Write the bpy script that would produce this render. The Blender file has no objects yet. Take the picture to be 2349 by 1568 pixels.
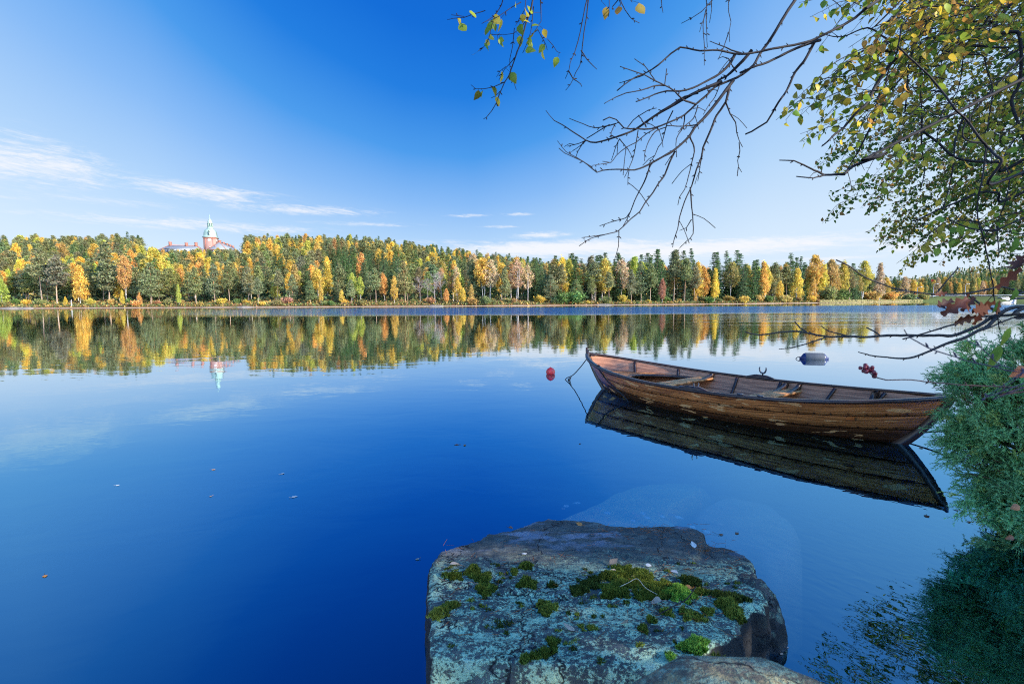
import bpy, bmesh, math, random
import numpy as np
from mathutils import Vector, Matrix

scene = bpy.context.scene
COL = scene.collection
R = math.radians
rng = np.random.default_rng(7)
random.seed(7)

# ------------------------------------------------------------------ camera
PITCH, ROLL, LENS, CAMH = R(4.58), R(-0.28), 18.0, 1.5
FPX = LENS / 36.0 * 2349.0
fw = np.array([0, math.cos(PITCH), -math.sin(PITCH)])
r0 = np.array([1.0, 0, 0]); u0 = np.cross(r0, fw)
rt = math.cos(ROLL) * r0 + math.sin(ROLL) * u0
up = math.cos(ROLL) * u0 - math.sin(ROLL) * r0
cam_d = bpy.data.cameras.new("camera"); cam = bpy.data.objects.new("camera", cam_d); COL.objects.link(cam)
cam_d.lens = LENS; cam_d.sensor_width = 36.0; cam_d.clip_end = 20000; cam_d.clip_start = 0.05
M4 = Matrix(((rt[0], up[0], -fw[0], 0), (rt[1], up[1], -fw[1], 0), (rt[2], up[2], -fw[2], CAMH), (0, 0, 0, 1)))
cam.matrix_world = M4
cam_d.dof.use_dof = True; cam_d.dof.focus_distance = 5.0; cam_d.dof.aperture_fstop = 5.0
scene.camera = cam

def ray(x, y):
    return fw + (x - 1174.5) / FPX * rt - (y - 784.0) / FPX * up
def at(x, y, Y):
    d = ray(x, y); d = d * (Y / d[1]); return np.array([d[0], d[1], d[2] + CAMH])
def ground(x, y, z=0.0):
    d = ray(x, y); t = (z - CAMH) / d[2]; return np.array([d[0] * t, d[1] * t, z])

# ------------------------------------------------------------------ exposure, sun, sky
SUN_AZ, SUN_EL = R(119), R(24)
EXPO = 0.95
scene.view_settings.view_transform = 'Standard'; scene.view_settings.look = 'None'
scene.view_settings.exposure = EXPO; scene.view_settings.gamma = 1.0
scene.cycles.use_denoising = False; scene.cycles.filter_width = 1.05
scene.cycles.max_bounces = 8; scene.cycles.transparent_max_bounces = 12
sd = bpy.data.lights.new("sun", 'SUN'); so = bpy.data.objects.new("sun", sd); COL.objects.link(so)
sd.energy = 5.0; sd.angle = R(0.5); sd.color = (1.0, 0.90, 0.76)
sdir = Vector((math.sin(SUN_AZ) * math.cos(SUN_EL), math.cos(SUN_AZ) * math.cos(SUN_EL), math.sin(SUN_EL)))
so.rotation_euler = (-sdir).to_track_quat('-Z', 'Y').to_euler(); so.location = (30, -10, 30)

world = bpy.data.worlds.new("World"); scene.world = world; world.use_nodes = True
class NT:
    """small helper to wire node trees"""
    def __init__(s, tree): s.t = tree
    def n(s, typ, **kw):
        nd = s.t.nodes.new(typ)
        for k, v in kw.items(): setattr(nd, k, v)
        return nd
    def set(s, sock, v):
        if isinstance(v, bpy.types.NodeSocket): s.t.links.new(v, sock)
        else: sock.default_value = v
    def m(s, op, a, b=None, c=None, clamp=False):
        nd = s.n('ShaderNodeMath', operation=op, use_clamp=clamp); s.set(nd.inputs[0], a)
        if b is not None: s.set(nd.inputs[1], b)
        if c is not None: s.set(nd.inputs[2], c)
        return nd.outputs[0]
    def vm(s, op, a, b=None, scale=None):
        nd = s.n('ShaderNodeVectorMath', operation=op); s.set(nd.inputs[0], a)
        if b is not None: s.set(nd.inputs[1], b)
        if scale is not None: s.set(nd.inputs['Scale'], scale)
        return nd.outputs[1] if op in ('LENGTH', 'DOT_PRODUCT') else nd.outputs[0]
    def xyz(s, x, y, z):
        nd = s.n('ShaderNodeCombineXYZ'); s.set(nd.inputs[0], x); s.set(nd.inputs[1], y); s.set(nd.inputs[2], z); return nd.outputs[0]
    def sep(s, v):
        nd = s.n('ShaderNodeSeparateXYZ'); s.set(nd.inputs[0], v); return nd.outputs
    def ramp(s, f, stops, interp='LINEAR'):
        nd = s.n('ShaderNodeValToRGB'); r = nd.color_ramp; r.interpolation = interp
        while len(r.elements) < len(stops): r.elements.new(0.5)
        for e, (p, c) in zip(r.elements, stops):
            e.position = p; e.color = (*c, 1) if not isinstance(c, (int, float)) else (c, c, c, 1)
        s.set(nd.inputs[0], f); return nd.outputs[0]
    def noise(s, vec, scale=5, detail=4, rough=0.55, dist=0.0, col=False):
        nd = s.n('ShaderNodeTexNoise'); s.set(nd.inputs['Vector'], vec); s.set(nd.inputs['Scale'], scale)
        s.set(nd.inputs['Detail'], detail); s.set(nd.inputs['Roughness'], rough); s.set(nd.inputs['Distortion'], dist)
        return nd.outputs['Color' if col else 'Fac']
    def mix(s, f, a, b, typ='MIX'):
        nd = s.n('ShaderNodeMix', data_type='RGBA', blend_type=typ); s.set(nd.inputs[0], f)
        s.set(nd.inputs[6], a if isinstance(a, bpy.types.NodeSocket) else (*a[:3], 1)); s.set(nd.inputs[7], b if isinstance(b, bpy.types.NodeSocket) else (*b[:3], 1))
        return nd.outputs[2]
    def sstep(s, v, a, b):
        nd = s.n('ShaderNodeMapRange', interpolation_type='SMOOTHSTEP'); s.set(nd.inputs[0], v)
        nd.inputs[1].default_value = a; nd.inputs[2].default_value = b; return nd.outputs[0]
    def vor(s, vec, scale, feature='F1', rand=1.0):
        nd = s.n('ShaderNodeTexVoronoi', feature=feature); s.set(nd.inputs['Vector'], vec); s.set(nd.inputs['Scale'], scale)
        s.set(nd.inputs['Randomness'], rand); return nd

wt = world.node_tree; wt.nodes.clear(); W = NT(wt)
d = W.n('ShaderNodeTexCoord').outputs['Generated']
sx, sy, sz = W.sep(d)
hyp = W.m('SQRT', W.m('ADD', W.m('MULTIPLY', sx, sx), W.m('MULTIPLY', sy, sy)))
tel = W.m('MAXIMUM', W.m('DIVIDE', sz, W.m('MAXIMUM', hyp, 0.02)), 0.0)
az = W.m('ARCTAN2', sx, sy)
azn = W.m('ADD', W.m('DIVIDE', az, 2.4), 0.5, clamp=True)
band = W.ramp(azn, [((a / 2.4) + 0.5, w) for a, w in ((-1.15, .45), (-.785, .42), (-.6, .56), (-.4, .80), (-.2, .97), (-.07, 1.0), (.08, .86), (.2, .66), (.454, .40), (.785, .27), (1.15, .27))])
e = W.m('MULTIPLY', tel, band)
S_ = 1.0 / (2 ** EXPO) * 10.0
GR = [(0.0, (.74, .86, 1.0)), (.045, (.68, .83, 1.0)), (.1, (.47, .69, .97)), (.18, (.245, .50, .93)), (.27, (.065, .33, .85)), (.38, (.009, .205, .76)), (.5, (.0, .148, .69)), (.7, (.0, .12, .62)), (1.0, (.0, .085, .55))]
grad = W.ramp(e, GR)
grad = W.vm('SCALE', grad, scale=S_)
sky = W.n('ShaderNodeTexSky', sky_type='NISHITA', sun_disc=False)
sky.sun_elevation = SUN_EL; sky.sun_rotation = SUN_AZ; sky.altitude = 100; sky.air_density = 1.0; sky.dust_density = 0.4; sky.ozone_density = 2.5
base = W.mix(0.96, sky.outputs[0], grad)
# thin cirrus streaks: bearings and elevations of each bank of cloud
def azel(x, y):
    r = ray(x, y); return math.atan2(r[0], r[1]), r[2] / math.hypot(r[0], r[1])
blobs = [(60, 365, 215, 62, .10, 1.02), (470, 441, 185, 22, .03, 1.0), (690, 481, 185, 13, .0, 1.02), (430, 515, 330, 16, .0, .85), (640, 526, 120, 10, 0, .8), (230, 460, 200, 14, 0, .5),
         (1300, 570, 330, 19, .0, 1.6), (1620, 571, 380, 19, -.02, 1.6), (1240, 540, 75, 9, -.05, 1.05), (1065, 495, 55, 5, -.03, .9), (1150, 520, 45, 4, 0, .9),
         (1185, 491, 40, 4, 0, .85), (840, 514, 130, 6, 0, .8), (1850, 548, 130, 8, -.06, 1.0), (1880, 594, 160, 6, 0, .9), (2150, 560, 250, 26, 0, .8), (60, 455, 120, 8, 0, .45), (1010, 555, 200, 8, 0, .6)]
tot = None
for (bx, by, rx, ry, tl, gain) in blobs:
    a0, t0 = azel(bx, by); a1, _ = azel(bx + rx, by); _, t1 = azel(bx, by - ry)
    da = W.m('SUBTRACT', az, a0); dt = W.m('SUBTRACT', W.m('SUBTRACT', tel, t0), W.m('MULTIPLY', da, -tl))
    q = W.m('ADD', W.m('POWER', W.m('ABSOLUTE', W.m('DIVIDE', da, a1 - a0)), 2.0), W.m('POWER', W.m('ABSOLUTE', W.m('DIVIDE', dt, t1 - t0)), 2.0))
    g = W.m('MULTIPLY', W.m('EXPONENT', W.m('MULTIPLY', q, -1.0)), gain)
    tot = g if tot is None else W.m('MAXIMUM', tot, g)
cv = W.xyz(W.m('MULTIPLY', az, 5.0), W.m('ADD', W.m('MULTIPLY', tel, 34.0), W.m('MULTIPLY', az, 2.5)), 0.0)
n1 = W.noise(cv, 2.2, 8, .68, 1.4)
cv2 = W.xyz(W.m('MULTIPLY', az, 20.0), W.m('ADD', W.m('MULTIPLY', tel, 110.0), W.m('MULTIPLY', az, 6.0)), 3.0)
n2 = W.noise(cv2, 2.0, 6, .7, .8)
nn = W.m('ADD', W.m('MULTIPLY', n1, .6), W.m('MULTIPLY', n2, .4))
cl = W.sstep(W.m('ADD', W.m('MULTIPLY', nn, 2.1), W.m('MULTIPLY', tot, .52)), 1.12, 1.85)
cl = W.m('MULTIPLY', cl, W.m('MULTIPLY', W.sstep(tot, .02, .6), .95))
cloudc = W.vm('SCALE', (.93, .95, 1.0), scale=S_ * 1.0)
final = W.mix(cl, base, cloudc)
# sky brighter towards the sun; added boost behind the viewer lifts the shaded foreground
gam = W.m('ADD', W.m('MULTIPLY', sx, sdir.x), W.m('ADD', W.m('MULTIPLY', sy, sdir.y), W.m('MULTIPLY', sz, sdir.z)))
glow = W.m('ADD', 1.0, W.m('ADD', W.m('MULTIPLY', W.sstep(gam, .45, 1.0), 2.5), W.m('MULTIPLY', W.sstep(sy, .1, -.6), 1.7)))
final = W.vm('SCALE', final, scale=glow)
bg = W.n('ShaderNodeBackground'); wt.links.new(final, bg.inputs[0]); bg.inputs[1].default_value = 0.1
wt.links.new(bg.outputs[0], W.n('ShaderNodeOutputWorld').inputs[0])
world.cycles.sampling_method = 'MANUAL'; world.cycles.sample_map_resolution = 512

# ------------------------------------------------------------------ object helpers
def tag(o, label=None, cat=None, group=None, kind=None):
    if label: o['label'] = label
    if cat: o['category'] = cat
    if group: o['group'] = group
    if kind: o['kind'] = kind
    return o
def empty(name, loc, label, cat, group=None, rz=0.0):
    o = bpy.data.objects.new(name, None); COL.objects.link(o); o.location = loc; o.rotation_euler = (0, 0, rz); o.empty_display_size = .2
    return tag(o, label, cat, group)
def link(name, me, parent=None, loc=None):
    o = bpy.data.objects.new(name, me); COL.objects.link(o)
    if parent: o.parent = parent
    if loc is not None: o.location = loc
    return o
def mesh_np(name, V, F, mat=None, col=None, smooth=False, uv=None):
    """V (n,3); F a list of (m,k) index arrays; col per-vertex rgb or scalar"""
    V = np.asarray(V, dtype=np.float32)
    if not isinstance(F, (list, tuple)): F = [F]
    elif isinstance(F[0], (list, tuple)): F = [np.array(F)]
    F = [np.asarray(f, dtype=np.int32) for f in F if len(f)]
    me = bpy.data.meshes.new(name)
    me.vertices.add(len(V)); me.vertices.foreach_set('co', V.ravel())
    nl = sum(f.size for f in F); nf = sum(len(f) for f in F)
    me.loops.add(nl); me.polygons.add(nf)
    me.loops.foreach_set('vertex_index', np.concatenate([f.ravel() for f in F]))
    tots = np.concatenate([np.full(len(f), f.shape[1]) for f in F]); starts = np.concatenate([[0], np.cumsum(tots)[:-1]])
    me.polygons.foreach_set('loop_start', starts.astype(np.int32))
    me.update(calc_edges=True)
    if col is not None:
        c = np.asarray(col, dtype=np.float32)
        if c.ndim == 1: c = np.repeat(c[:, None], 3, 1)
        c4 = np.concatenate([c, np.ones((len(c), 1), np.float32)], 1)
        a = me.attributes.new('tone', 'FLOAT_COLOR', 'POINT'); a.data.foreach_set('color', c4.ravel())
    if uv is not None:
        lay = me.uv_layers.new(name='UVMap'); vi = np.concatenate([f.ravel() for f in F]); lay.data.foreach_set('uv', np.asarray(uv, np.float32)[vi].ravel())
    if smooth: me.polygons.foreach_set('use_smooth', np.ones(nf, bool))
    if mat: me.materials.append(mat)
    me.validate()
    return me
class MB:
    """collects pieces of ONE mesh"""
    def __init__(s): s.V = []; s.F = {}; s.C = []; s.n = 0
    def add(s, V, F, c=1.0):
        V = np.asarray(V, float); F = np.asarray(F, int)
        s.F.setdefault(F.shape[1], []).append(F + s.n); s.V.append(V); s.n += len(V)
        c = np.asarray(c, float)
        s.C.append(np.tile(c, (len(V), 1)) if c.ndim == 1 else (np.full((len(V), 3), float(c)) if c.ndim == 0 else c))
    def tube(s, P, r, k=6, c=1.0, cap=True):
        P = np.asarray(P, float); n = len(P); r = np.broadcast_to(np.asarray(r, float), (n,))
        T = np.gradient(P, axis=0); T /= np.linalg.norm(T, axis=1)[:, None] + 1e-9
        a = np.array([0, 0, 1.0]) if abs(T[0][2]) < .9 else np.array([1.0, 0, 0])
        N = np.cross(T[0], a); N /= np.linalg.norm(N)
        V = []; an = np.linspace(0, 2 * math.pi, k, endpoint=False)
        for i in range(n):
            N = N - T[i] * (N @ T[i]); N /= np.linalg.norm(N) + 1e-9; B = np.cross(T[i], N)
            V.append(P[i] + r[i] * (np.cos(an)[:, None] * N + np.sin(an)[:, None] * B))
        V = np.concatenate(V); i = np.arange(n - 1)[:, None] * k; j = np.arange(k); j2 = (j + 1) % k
        s.add(V, np.stack([i + j, i + j2, i + k + j2, i + k + j], -1).reshape(-1, 4), c)
        if cap and k > 3:
            b = s.n - n * k
            for o in (b, b + (n - 1) * k): s.F.setdefault(k, []).append(np.array([[o + q for q in range(k)]]))
    def box(s, c, size, rot=None, col=1.0):
        x, y, z = np.array(size) / 2
        V = np.array([[a * x, b * y, cc * z] for a in (-1, 1) for b in (-1, 1) for cc in (-1, 1)])
        if rot is not None: V = V @ np.asarray(rot).T
        s.add(V + np.asarray(c), [[0, 1, 3, 2], [4, 6, 7, 5], [0, 4, 5, 1], [2, 3, 7, 6], [0, 2, 6, 4], [1, 5, 7, 3]], col)
    def lathe(s, prof, k=16, c=(0, 0, 0), col=1.0, rot=0.0):
        P = np.asarray(prof, float); n = len(P); an = np.linspace(0, 2 * math.pi, k, endpoint=False) + rot
        V = np.stack([P[:, 0][:, None] * np.cos(an), P[:, 0][:, None] * np.sin(an), np.repeat(P[:, 1][:, None], k, 1)], -1).reshape(-1, 3) + np.asarray(c)
        i = np.arange(n - 1)[:, None] * k; j = np.arange(k); j2 = (j + 1) % k
        s.add(V, np.stack([i + j, i + j2, i + k + j2, i + k + j], -1).reshape(-1, 4), col)
    def mesh(s, name, mat, smooth=False):
        return mesh_np(name, np.concatenate(s.V), [np.concatenate(f) for f in s.F.values()], mat, np.concatenate(s.C), smooth)
    def build(s, name, mat, parent=None, smooth=False, loc=None):
        return link(name, s.mesh(name, mat, smooth), parent, loc)

def smooth_path(P, step):
    """Catmull-Rom through P, resampled about every STEP"""
    P = np.asarray(P, float)
    if len(P) == 2: P = np.array([P[0], (P[0] + P[1]) / 2, P[1]])
    Q = np.concatenate([[2 * P[0] - P[1]], P, [2 * P[-1] - P[-2]]]); out = []
    for i in range(1, len(Q) - 2):
        n = max(1, int(np.linalg.norm(Q[i + 1] - Q[i]) / step)); t = np.arange(n)[:, None] / n
        a, b, c_, d_ = Q[i - 1], Q[i], Q[i + 1], Q[i + 2]
        out.append(.5 * (2 * b + (c_ - a) * t + (2 * a - 5 * b + 4 * c_ - d_) * t ** 2 + (3 * b - a - 3 * c_ + d_) * t ** 3))
    return np.concatenate(out + [P[-1:]])
def vnoise(P, scale, seed=0, octaves=4):
    """cheap value noise on (n,2|3) points, range about -1..1"""
    P = np.asarray(P, float) * scale; out = np.zeros(len(P)); amp = 1.0; tot_ = 0
    if P.shape[1] == 2: P = np.concatenate([P, np.zeros((len(P), 1))], 1)
    for o in range(octaves):
        i = np.floor(P).astype(np.int64); f = P - i; f = f * f * (3 - 2 * f); v = 0
        for dx in (0, 1):
            for dy in (0, 1):
                for dz in (0, 1):
                    h = ((i[:, 0] + dx) * 374761393 + (i[:, 1] + dy) * 668265263 + (i[:, 2] + dz) * 2147483647 + (seed + o) * 974711) & 0xffffffff
                    h = ((h ^ (h >> 13)) * 1274126177) & 0xffffffff; h = ((h ^ (h >> 16)) & 0xffff) / 32767.5 - 1
                    v = v + h * (f[:, 0] if dx else 1 - f[:, 0]) * (f[:, 1] if dy else 1 - f[:, 1]) * (f[:, 2] if dz else 1 - f[:, 2])
        out += v * amp; tot_ += amp; amp *= .5; P = P * 2.03 + 17.3
    return out / tot_

# ------------------------------------------------------------------ materials
def mat(name):
    m = bpy.data.materials.new(name); m.use_nodes = True; t = m.node_tree; t.nodes.clear(); N = NT(t)
    N.out = N.n('ShaderNodeOutputMaterial'); return m, N
def principled(N, color, rough=.6, spec=.4, normal=None, metal=0.0):
    p = N.n('ShaderNodeBsdfPrincipled'); N.set(p.inputs['Base Color'], color if isinstance(color, bpy.types.NodeSocket) else (*color[:3], 1))
    N.set(p.inputs['Roughness'], rough); N.set(p.inputs['Specular IOR Level'], spec); N.set(p.inputs['Metallic'], metal)
    if normal is not None: N.t.links.new(normal, p.inputs['Normal'])
    return p
def bump(N, h, strength=.3, dist=.02):
    b = N.n('ShaderNodeBump'); N.set(b.inputs['Strength'], strength); N.set(b.inputs['Distance'], dist); N.set(b.inputs['Height'], h); return b.outputs[0]
def simple(name, color, rough=.6, spec=.4, var=.25, scale=6.0, bmp=.15, metal=0.0):
    m, N = mat(name); P = N.n('ShaderNodeTexCoord').outputs['Object']
    nz = N.noise(P, scale, 6, .6); c = N.mix(nz, [v * (1 - var) for v in color], [min(1, v * (1 + var)) for v in color])
    p = principled(N, c, rough, spec, bump(N, nz, bmp, .01) if bmp else None, metal); N.t.links.new(p.outputs[0], N.out.inputs[0]); return m
def attr(N, name='tone'):
    a = N.n('ShaderNodeAttribute', attribute_name=name); return a.outputs['Color']
def foliage(name, trans=.35, spec=.0, objcol=True, rough=.5, gain=1.0):
    """leaf colour = object colour x per-leaf tone; thin leaves let light through"""
    m, N = mat(name); c = attr(N)
    if objcol:
        c = N.mix(1.0, c, N.n('ShaderNodeObjectInfo').outputs['Color'], 'MULTIPLY')
    if gain != 1.0: c = N.vm('SCALE', c, scale=gain)
    df = N.n('ShaderNodeBsdfDiffuse'); N.set(df.inputs[0], c)
    tr = N.n('ShaderNodeBsdfTranslucent'); N.set(tr.inputs[0], c)
    mx = N.n('ShaderNodeMixShader'); mx.inputs[0].default_value = trans
    N.t.links.new(df.outputs[0], mx.inputs[1]); N.t.links.new(tr.outputs[0], mx.inputs[2]); sh = mx.outputs[0]
    if spec:
        gl = N.n('ShaderNodeBsdfGlossy'); gl.inputs['Roughness'].default_value = rough
        m2 = N.n('ShaderNodeMixShader'); m2.inputs[0].default_value = spec
        N.t.links.new(sh, m2.inputs[1]); N.t.links.new(gl.outputs[0], m2.inputs[2]); sh = m2.outputs[0]
    N.t.links.new(sh, N.out.inputs[0]); return m
def toned(name, rough=.8, spec=.2, var=.3, scale=8.0, bmp=.3, bdist=.02):
    """colour comes from the mesh's tone attribute with noise on top"""
    m, N = mat(name); P = N.n('ShaderNodeTexCoord').outputs['Object']; nz = N.noise(P, scale, 6, .6)
    c = N.vm('MULTIPLY', attr(N), N.ramp(nz, [(.25, 1 - var), (.75, 1 + var)]))
    p = principled(N, c, rough, spec, bump(N, nz, bmp, bdist)); N.t.links.new(p.outputs[0], N.out.inputs[0]); return m
M_FOL = foliage('tree_foliage', .38); M_BARK = toned('tree_bark', .9, .1, .35, 3.0, .3)
M_NEAR = foliage('near_leaf', .5, .012, objcol=False, rough=.4)
M_TWIG = toned('dark_twig_bark', .75, .25, .3, 60.0, .3, .002)
M_TONE = toned('painted_and_built', .7, .3, .12, 1.5, .0)
# ================================================================== LAKE, LAND, FAR SHORE
def interp(x, pts): return np.interp(x, [p[0] for p in pts], [p[1] for p in pts])
SHORE = [(-1.7, 152), (-1, 150), (-.4, 150), (0, 157), (.25, 170), (.45, 190), (.66, 228), (.78, 300), (.86, 335), (1.3, 360), (1.7, 380)]
CREST = [(-1.7, 33), (-1, 33), (-.3, 32.5), (-.15, 26), (0, 17.5), (.1, 11), (.2, 7), (.3, 4.5), (.5, 3), (1.7, 2)]
def shore(u): return interp(u, SHORE)
def land_z(u, d):
    u = np.asarray(u, float); d = np.asarray(d, float); H = interp(u, CREST)
    t = np.clip(d / 190, 0, 1); z = H * (t ** 1.15) + .7 * (1 - np.exp(-np.maximum(d, 0) / 3.0))
    dam = np.clip((u - .78) / .05, 0, 1); z = z + dam * 1.9 * np.clip(d / 7, 0, 1)
    return np.where(d < 0, d * .35, z)
def land_point(u, d):
    Z = shore(u) + d; return np.array([u * Z, Z, float(land_z(u, d))])
us = np.linspace(-1.75, 1.75, 260); ds = np.concatenate([[-12, -4, -1.5, -.4, 0, .35, .8, 1.6, 3, 5, 8, 12], np.arange(18, 300, 9), [340, 420, 600, 1000, 2500, 7000]])
U, D = np.meshgrid(us, ds, indexing='ij'); Zm = shore(U) + D
Xg, Yg = U * Zm, Zm; Hg = land_z(U, D)
Hg = Hg + vnoise(np.stack([Xg.ravel(), Yg.ravel()], 1), .13, 3).reshape(Hg.shape) * np.clip(D / 6, 0, 1) * .9 + vnoise(np.stack([Xg.ravel(), Yg.ravel()], 1), .9, 5).reshape(Hg.shape) * np.clip(D + .5, 0, 1) * .25
Hg = np.where(D > 400, np.minimum(Hg, 20), Hg)
nu, nd_ = U.shape; ii = (np.arange(nu - 1)[:, None] * nd_ + np.arange(nd_ - 1)).ravel()
gF = np.stack([ii, ii + nd_, ii + nd_ + 1, ii + 1], 1)
m, N = mat('heath_ground'); P = N.n('ShaderNodeTexCoord').outputs['Object']
nA = N.noise(P, .35, 6, .65); nB = N.noise(P, 1.9, 5, .6)
cA = N.ramp(nA, [(.30, (.06, .07, .025)), (.45, (.13, .085, .03)), (.56, (.20, .095, .035)), (.68, (.10, .095, .03))])
hz = N.sep(P)[2]
cB = N.mix(N.sstep(N.m('ADD', hz, N.m('MULTIPLY', nA, .35)), .42, .22), cA, N.mix(nB, (.20, .11, .05), (.48, .38, .30)))
p = principled(N, cB, .9, .1, bump(N, nB, .6, .3)); N.t.links.new(p.outputs[0], N.out.inputs[0]); M_LAND = m
tag(link('far_shore_land', mesh_np('far_shore_land', np.stack([Xg.ravel(), Yg.ravel(), Hg.ravel()], 1), gF, M_LAND, smooth=True)), kind='structure')

# ---- water: calm near, a wind-ruffled belt about 35-110 m out
m, N = mat('lake_water'); G = N.n('ShaderNodeNewGeometry').outputs['Position']
gx, gy, gz = N.sep(G)
w1 = N.noise(N.xyz(N.m('MULTIPLY', gx, 1.0), N.m('MULTIPLY', gy, 1.5), 0.0), .9, 3, .5, .4)
w2 = N.noise(N.xyz(N.m('MULTIPLY', gx, 1.0), N.m('MULTIPLY', gy, 1.6), 7.0), 4.5, 2, .5, .5)
w3 = N.noise(N.xyz(gx, N.m('MULTIPLY', gy, 1.3), 3.0), 1.6, 4, .6)
edge = N.noise(N.xyz(N.m('MULTIPLY', gx, .022), N.m('MULTIPLY', gy, .05), 1.0), 1.0, 4, .6)
gyj = N.m('ADD', gy, N.m('MULTIPLY', N.m('SUBTRACT', edge, .5), 22.0))
u_ = N.m('DIVIDE', gx, N.m('MAXIMUM', gy, 1.0))
ruf = N.m('MULTIPLY', N.sstep(gyj, 50, 66), N.sstep(gyj, 124, 112))
ruf = N.m('MULTIPLY', ruf, N.m('ADD', .03, N.m('MULTIPLY', N.sstep(u_, -.8, .02), .97)))
streak = N.noise(N.xyz(N.m('MULTIPLY', gx, .06), N.m('MULTIPLY', gy, .35), 9.0), 1.0, 4, .65)
ruf2 = N.m('MULTIPLY', N.m('MULTIPLY', N.sstep(u_, .05, .7), N.sstep(gy, 20, 46)), N.m('ADD', .05, N.m('MULTIPLY', N.sstep(streak, .45, .62), .13)))
ruf = N.m('MAXIMUM', ruf, N.m('MULTIPLY', ruf2, N.sstep(gy, 112, 100)))
hgt = N.m('ADD', N.m('MULTIPLY', w1, .0032), N.m('MULTIPLY', w2, .0004))
close = N.m('MULTIPLY', N.m('MULTIPLY', N.sstep(gx, .6, 1.8), N.sstep(gy, 4.3, 2.2)), .0014)
hgt = N.m('ADD', hgt, N.m('MULTIPLY', N.noise(N.xyz(N.m('ADD', gx, N.m('MULTIPLY', gy, .7)), N.m('MULTIPLY', N.m('SUBTRACT', gy, N.m('MULTIPLY', gx, .7)), .55), 2.0), 13.0, 1, .5, .3), close))
hgt = N.m('ADD', hgt, N.m('MULTIPLY', w3, N.m('MULTIPLY', ruf, .30)))
nrm = bump(N, hgt, 1.0, 1.0)
lw = N.n('ShaderNodeLayerWeight'); lw.inputs['Blend'].default_value = .5
refl = N.m('ADD', .06, N.m('MULTIPLY', N.m('POWER', lw.outputs['Facing'], 1.35), .94))
gl = N.n('ShaderNodeBsdfGlossy'); N.t.links.new(nrm, gl.inputs['Normal']); N.set(gl.inputs['Roughness'], N.m('ADD', .012, N.m('MULTIPLY', ruf, .06)))
N.t.links.new(N.mix(N.sstep(lw.outputs['Facing'], .74, .965), (.25, .625, .945), N.mix(N.m('MULTIPLY', ruf, .9), (.97, .985, 1.0), (.42, .66, .95))), gl.inputs['Color'])
tr = N.n('ShaderNodeBsdfTransparent'); tr.inputs[0].default_value = (.90, .95, .95, 1)
mx = N.n('ShaderNodeMixShader'); N.t.links.new(refl, mx.inputs[0]); N.t.links.new(tr.outputs[0], mx.inputs[1]); N.t.links.new(gl.outputs[0], mx.inputs[2])
N.t.links.new(mx.outputs[0], N.out.inputs[0]); M_WATER = m
wv = [(x, y, 0) for (x, y) in ((-900, -60), (900, -60), (900, 520), (-900, 520))]
tag(link('lake_water', mesh_np('lake_water', wv, [[0, 1, 2, 3]], M_WATER)), kind='structure')
m, N = mat('lake_depth'); va = N.n('ShaderNodeVolumeAbsorption'); va.inputs[0].default_value = (.55, .56, .22, 1); va.inputs['Density'].default_value = .9; N.t.links.new(va.outputs[0], N.out.inputs['Volume'])
wv = [(x, y, z_) for z_ in (-.004, -9) for (x, y) in ((-899, -59), (899, -59), (899, 519), (-899, 519))]
tag(link('water_depth', mesh_np('water_depth', wv, [[0, 1, 2, 3], [7, 6, 5, 4], [0, 4, 5, 1], [1, 5, 6, 2], [2, 6, 7, 3], [3, 7, 4, 0]], m)), kind='structure')
m, N = mat('lake_floor'); P = N.n('ShaderNodeTexCoord').outputs['Object']; nz = N.noise(P, 1.3, 5, .6)
p = principled(N, N.ramp(nz, [(.3, (.02, .02, .008)), (.7, (.07, .066, .024))]), .95, 0); N.t.links.new(p.outputs[0], N.out.inputs[0]); M_BED = m
def bank_x(Y):   # the near bank's waterline: land lies to the right of it
    return interp(Y, [(-30, -30), (-4, -4), (-.5, -.8), (.35, 1.55), (1.0, 2.0), (2, 2.55), (3, 3.25), (4, 4.3), (5, 5.5), (6.5, 8), (9, 15), (14, 40), (40, 120)])
gxs = np.concatenate([np.linspace(-140, -12, 18), np.linspace(-10, 14, 100), np.linspace(16, 160, 20)]); gys = np.concatenate([np.linspace(-40, -4, 10), np.linspace(-3, 14, 80), np.linspace(17, 170, 24)])
A, B = np.meshgrid(gxs, gys, indexing='ij'); off = np.maximum(bank_x(B) - A, 0)
bz = -np.minimum(.12 + .42 * off ** .9, 5.0) + .12 * vnoise(np.stack([A.ravel(), B.ravel()], 1), .8, 11).reshape(A.shape)
def grid_faces(n0, n1):
    i = (np.arange(n0 - 1)[:, None] * n1 + np.arange(n1 - 1)).ravel(); return np.stack([i, i + n1, i + n1 + 1, i + 1], 1)
tag(link('lake_floor', mesh_np('lake_floor', np.stack([A.ravel(), B.ravel(), bz.ravel()], 1), grid_faces(*A.shape), M_BED, smooth=True)), kind='structure')
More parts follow.
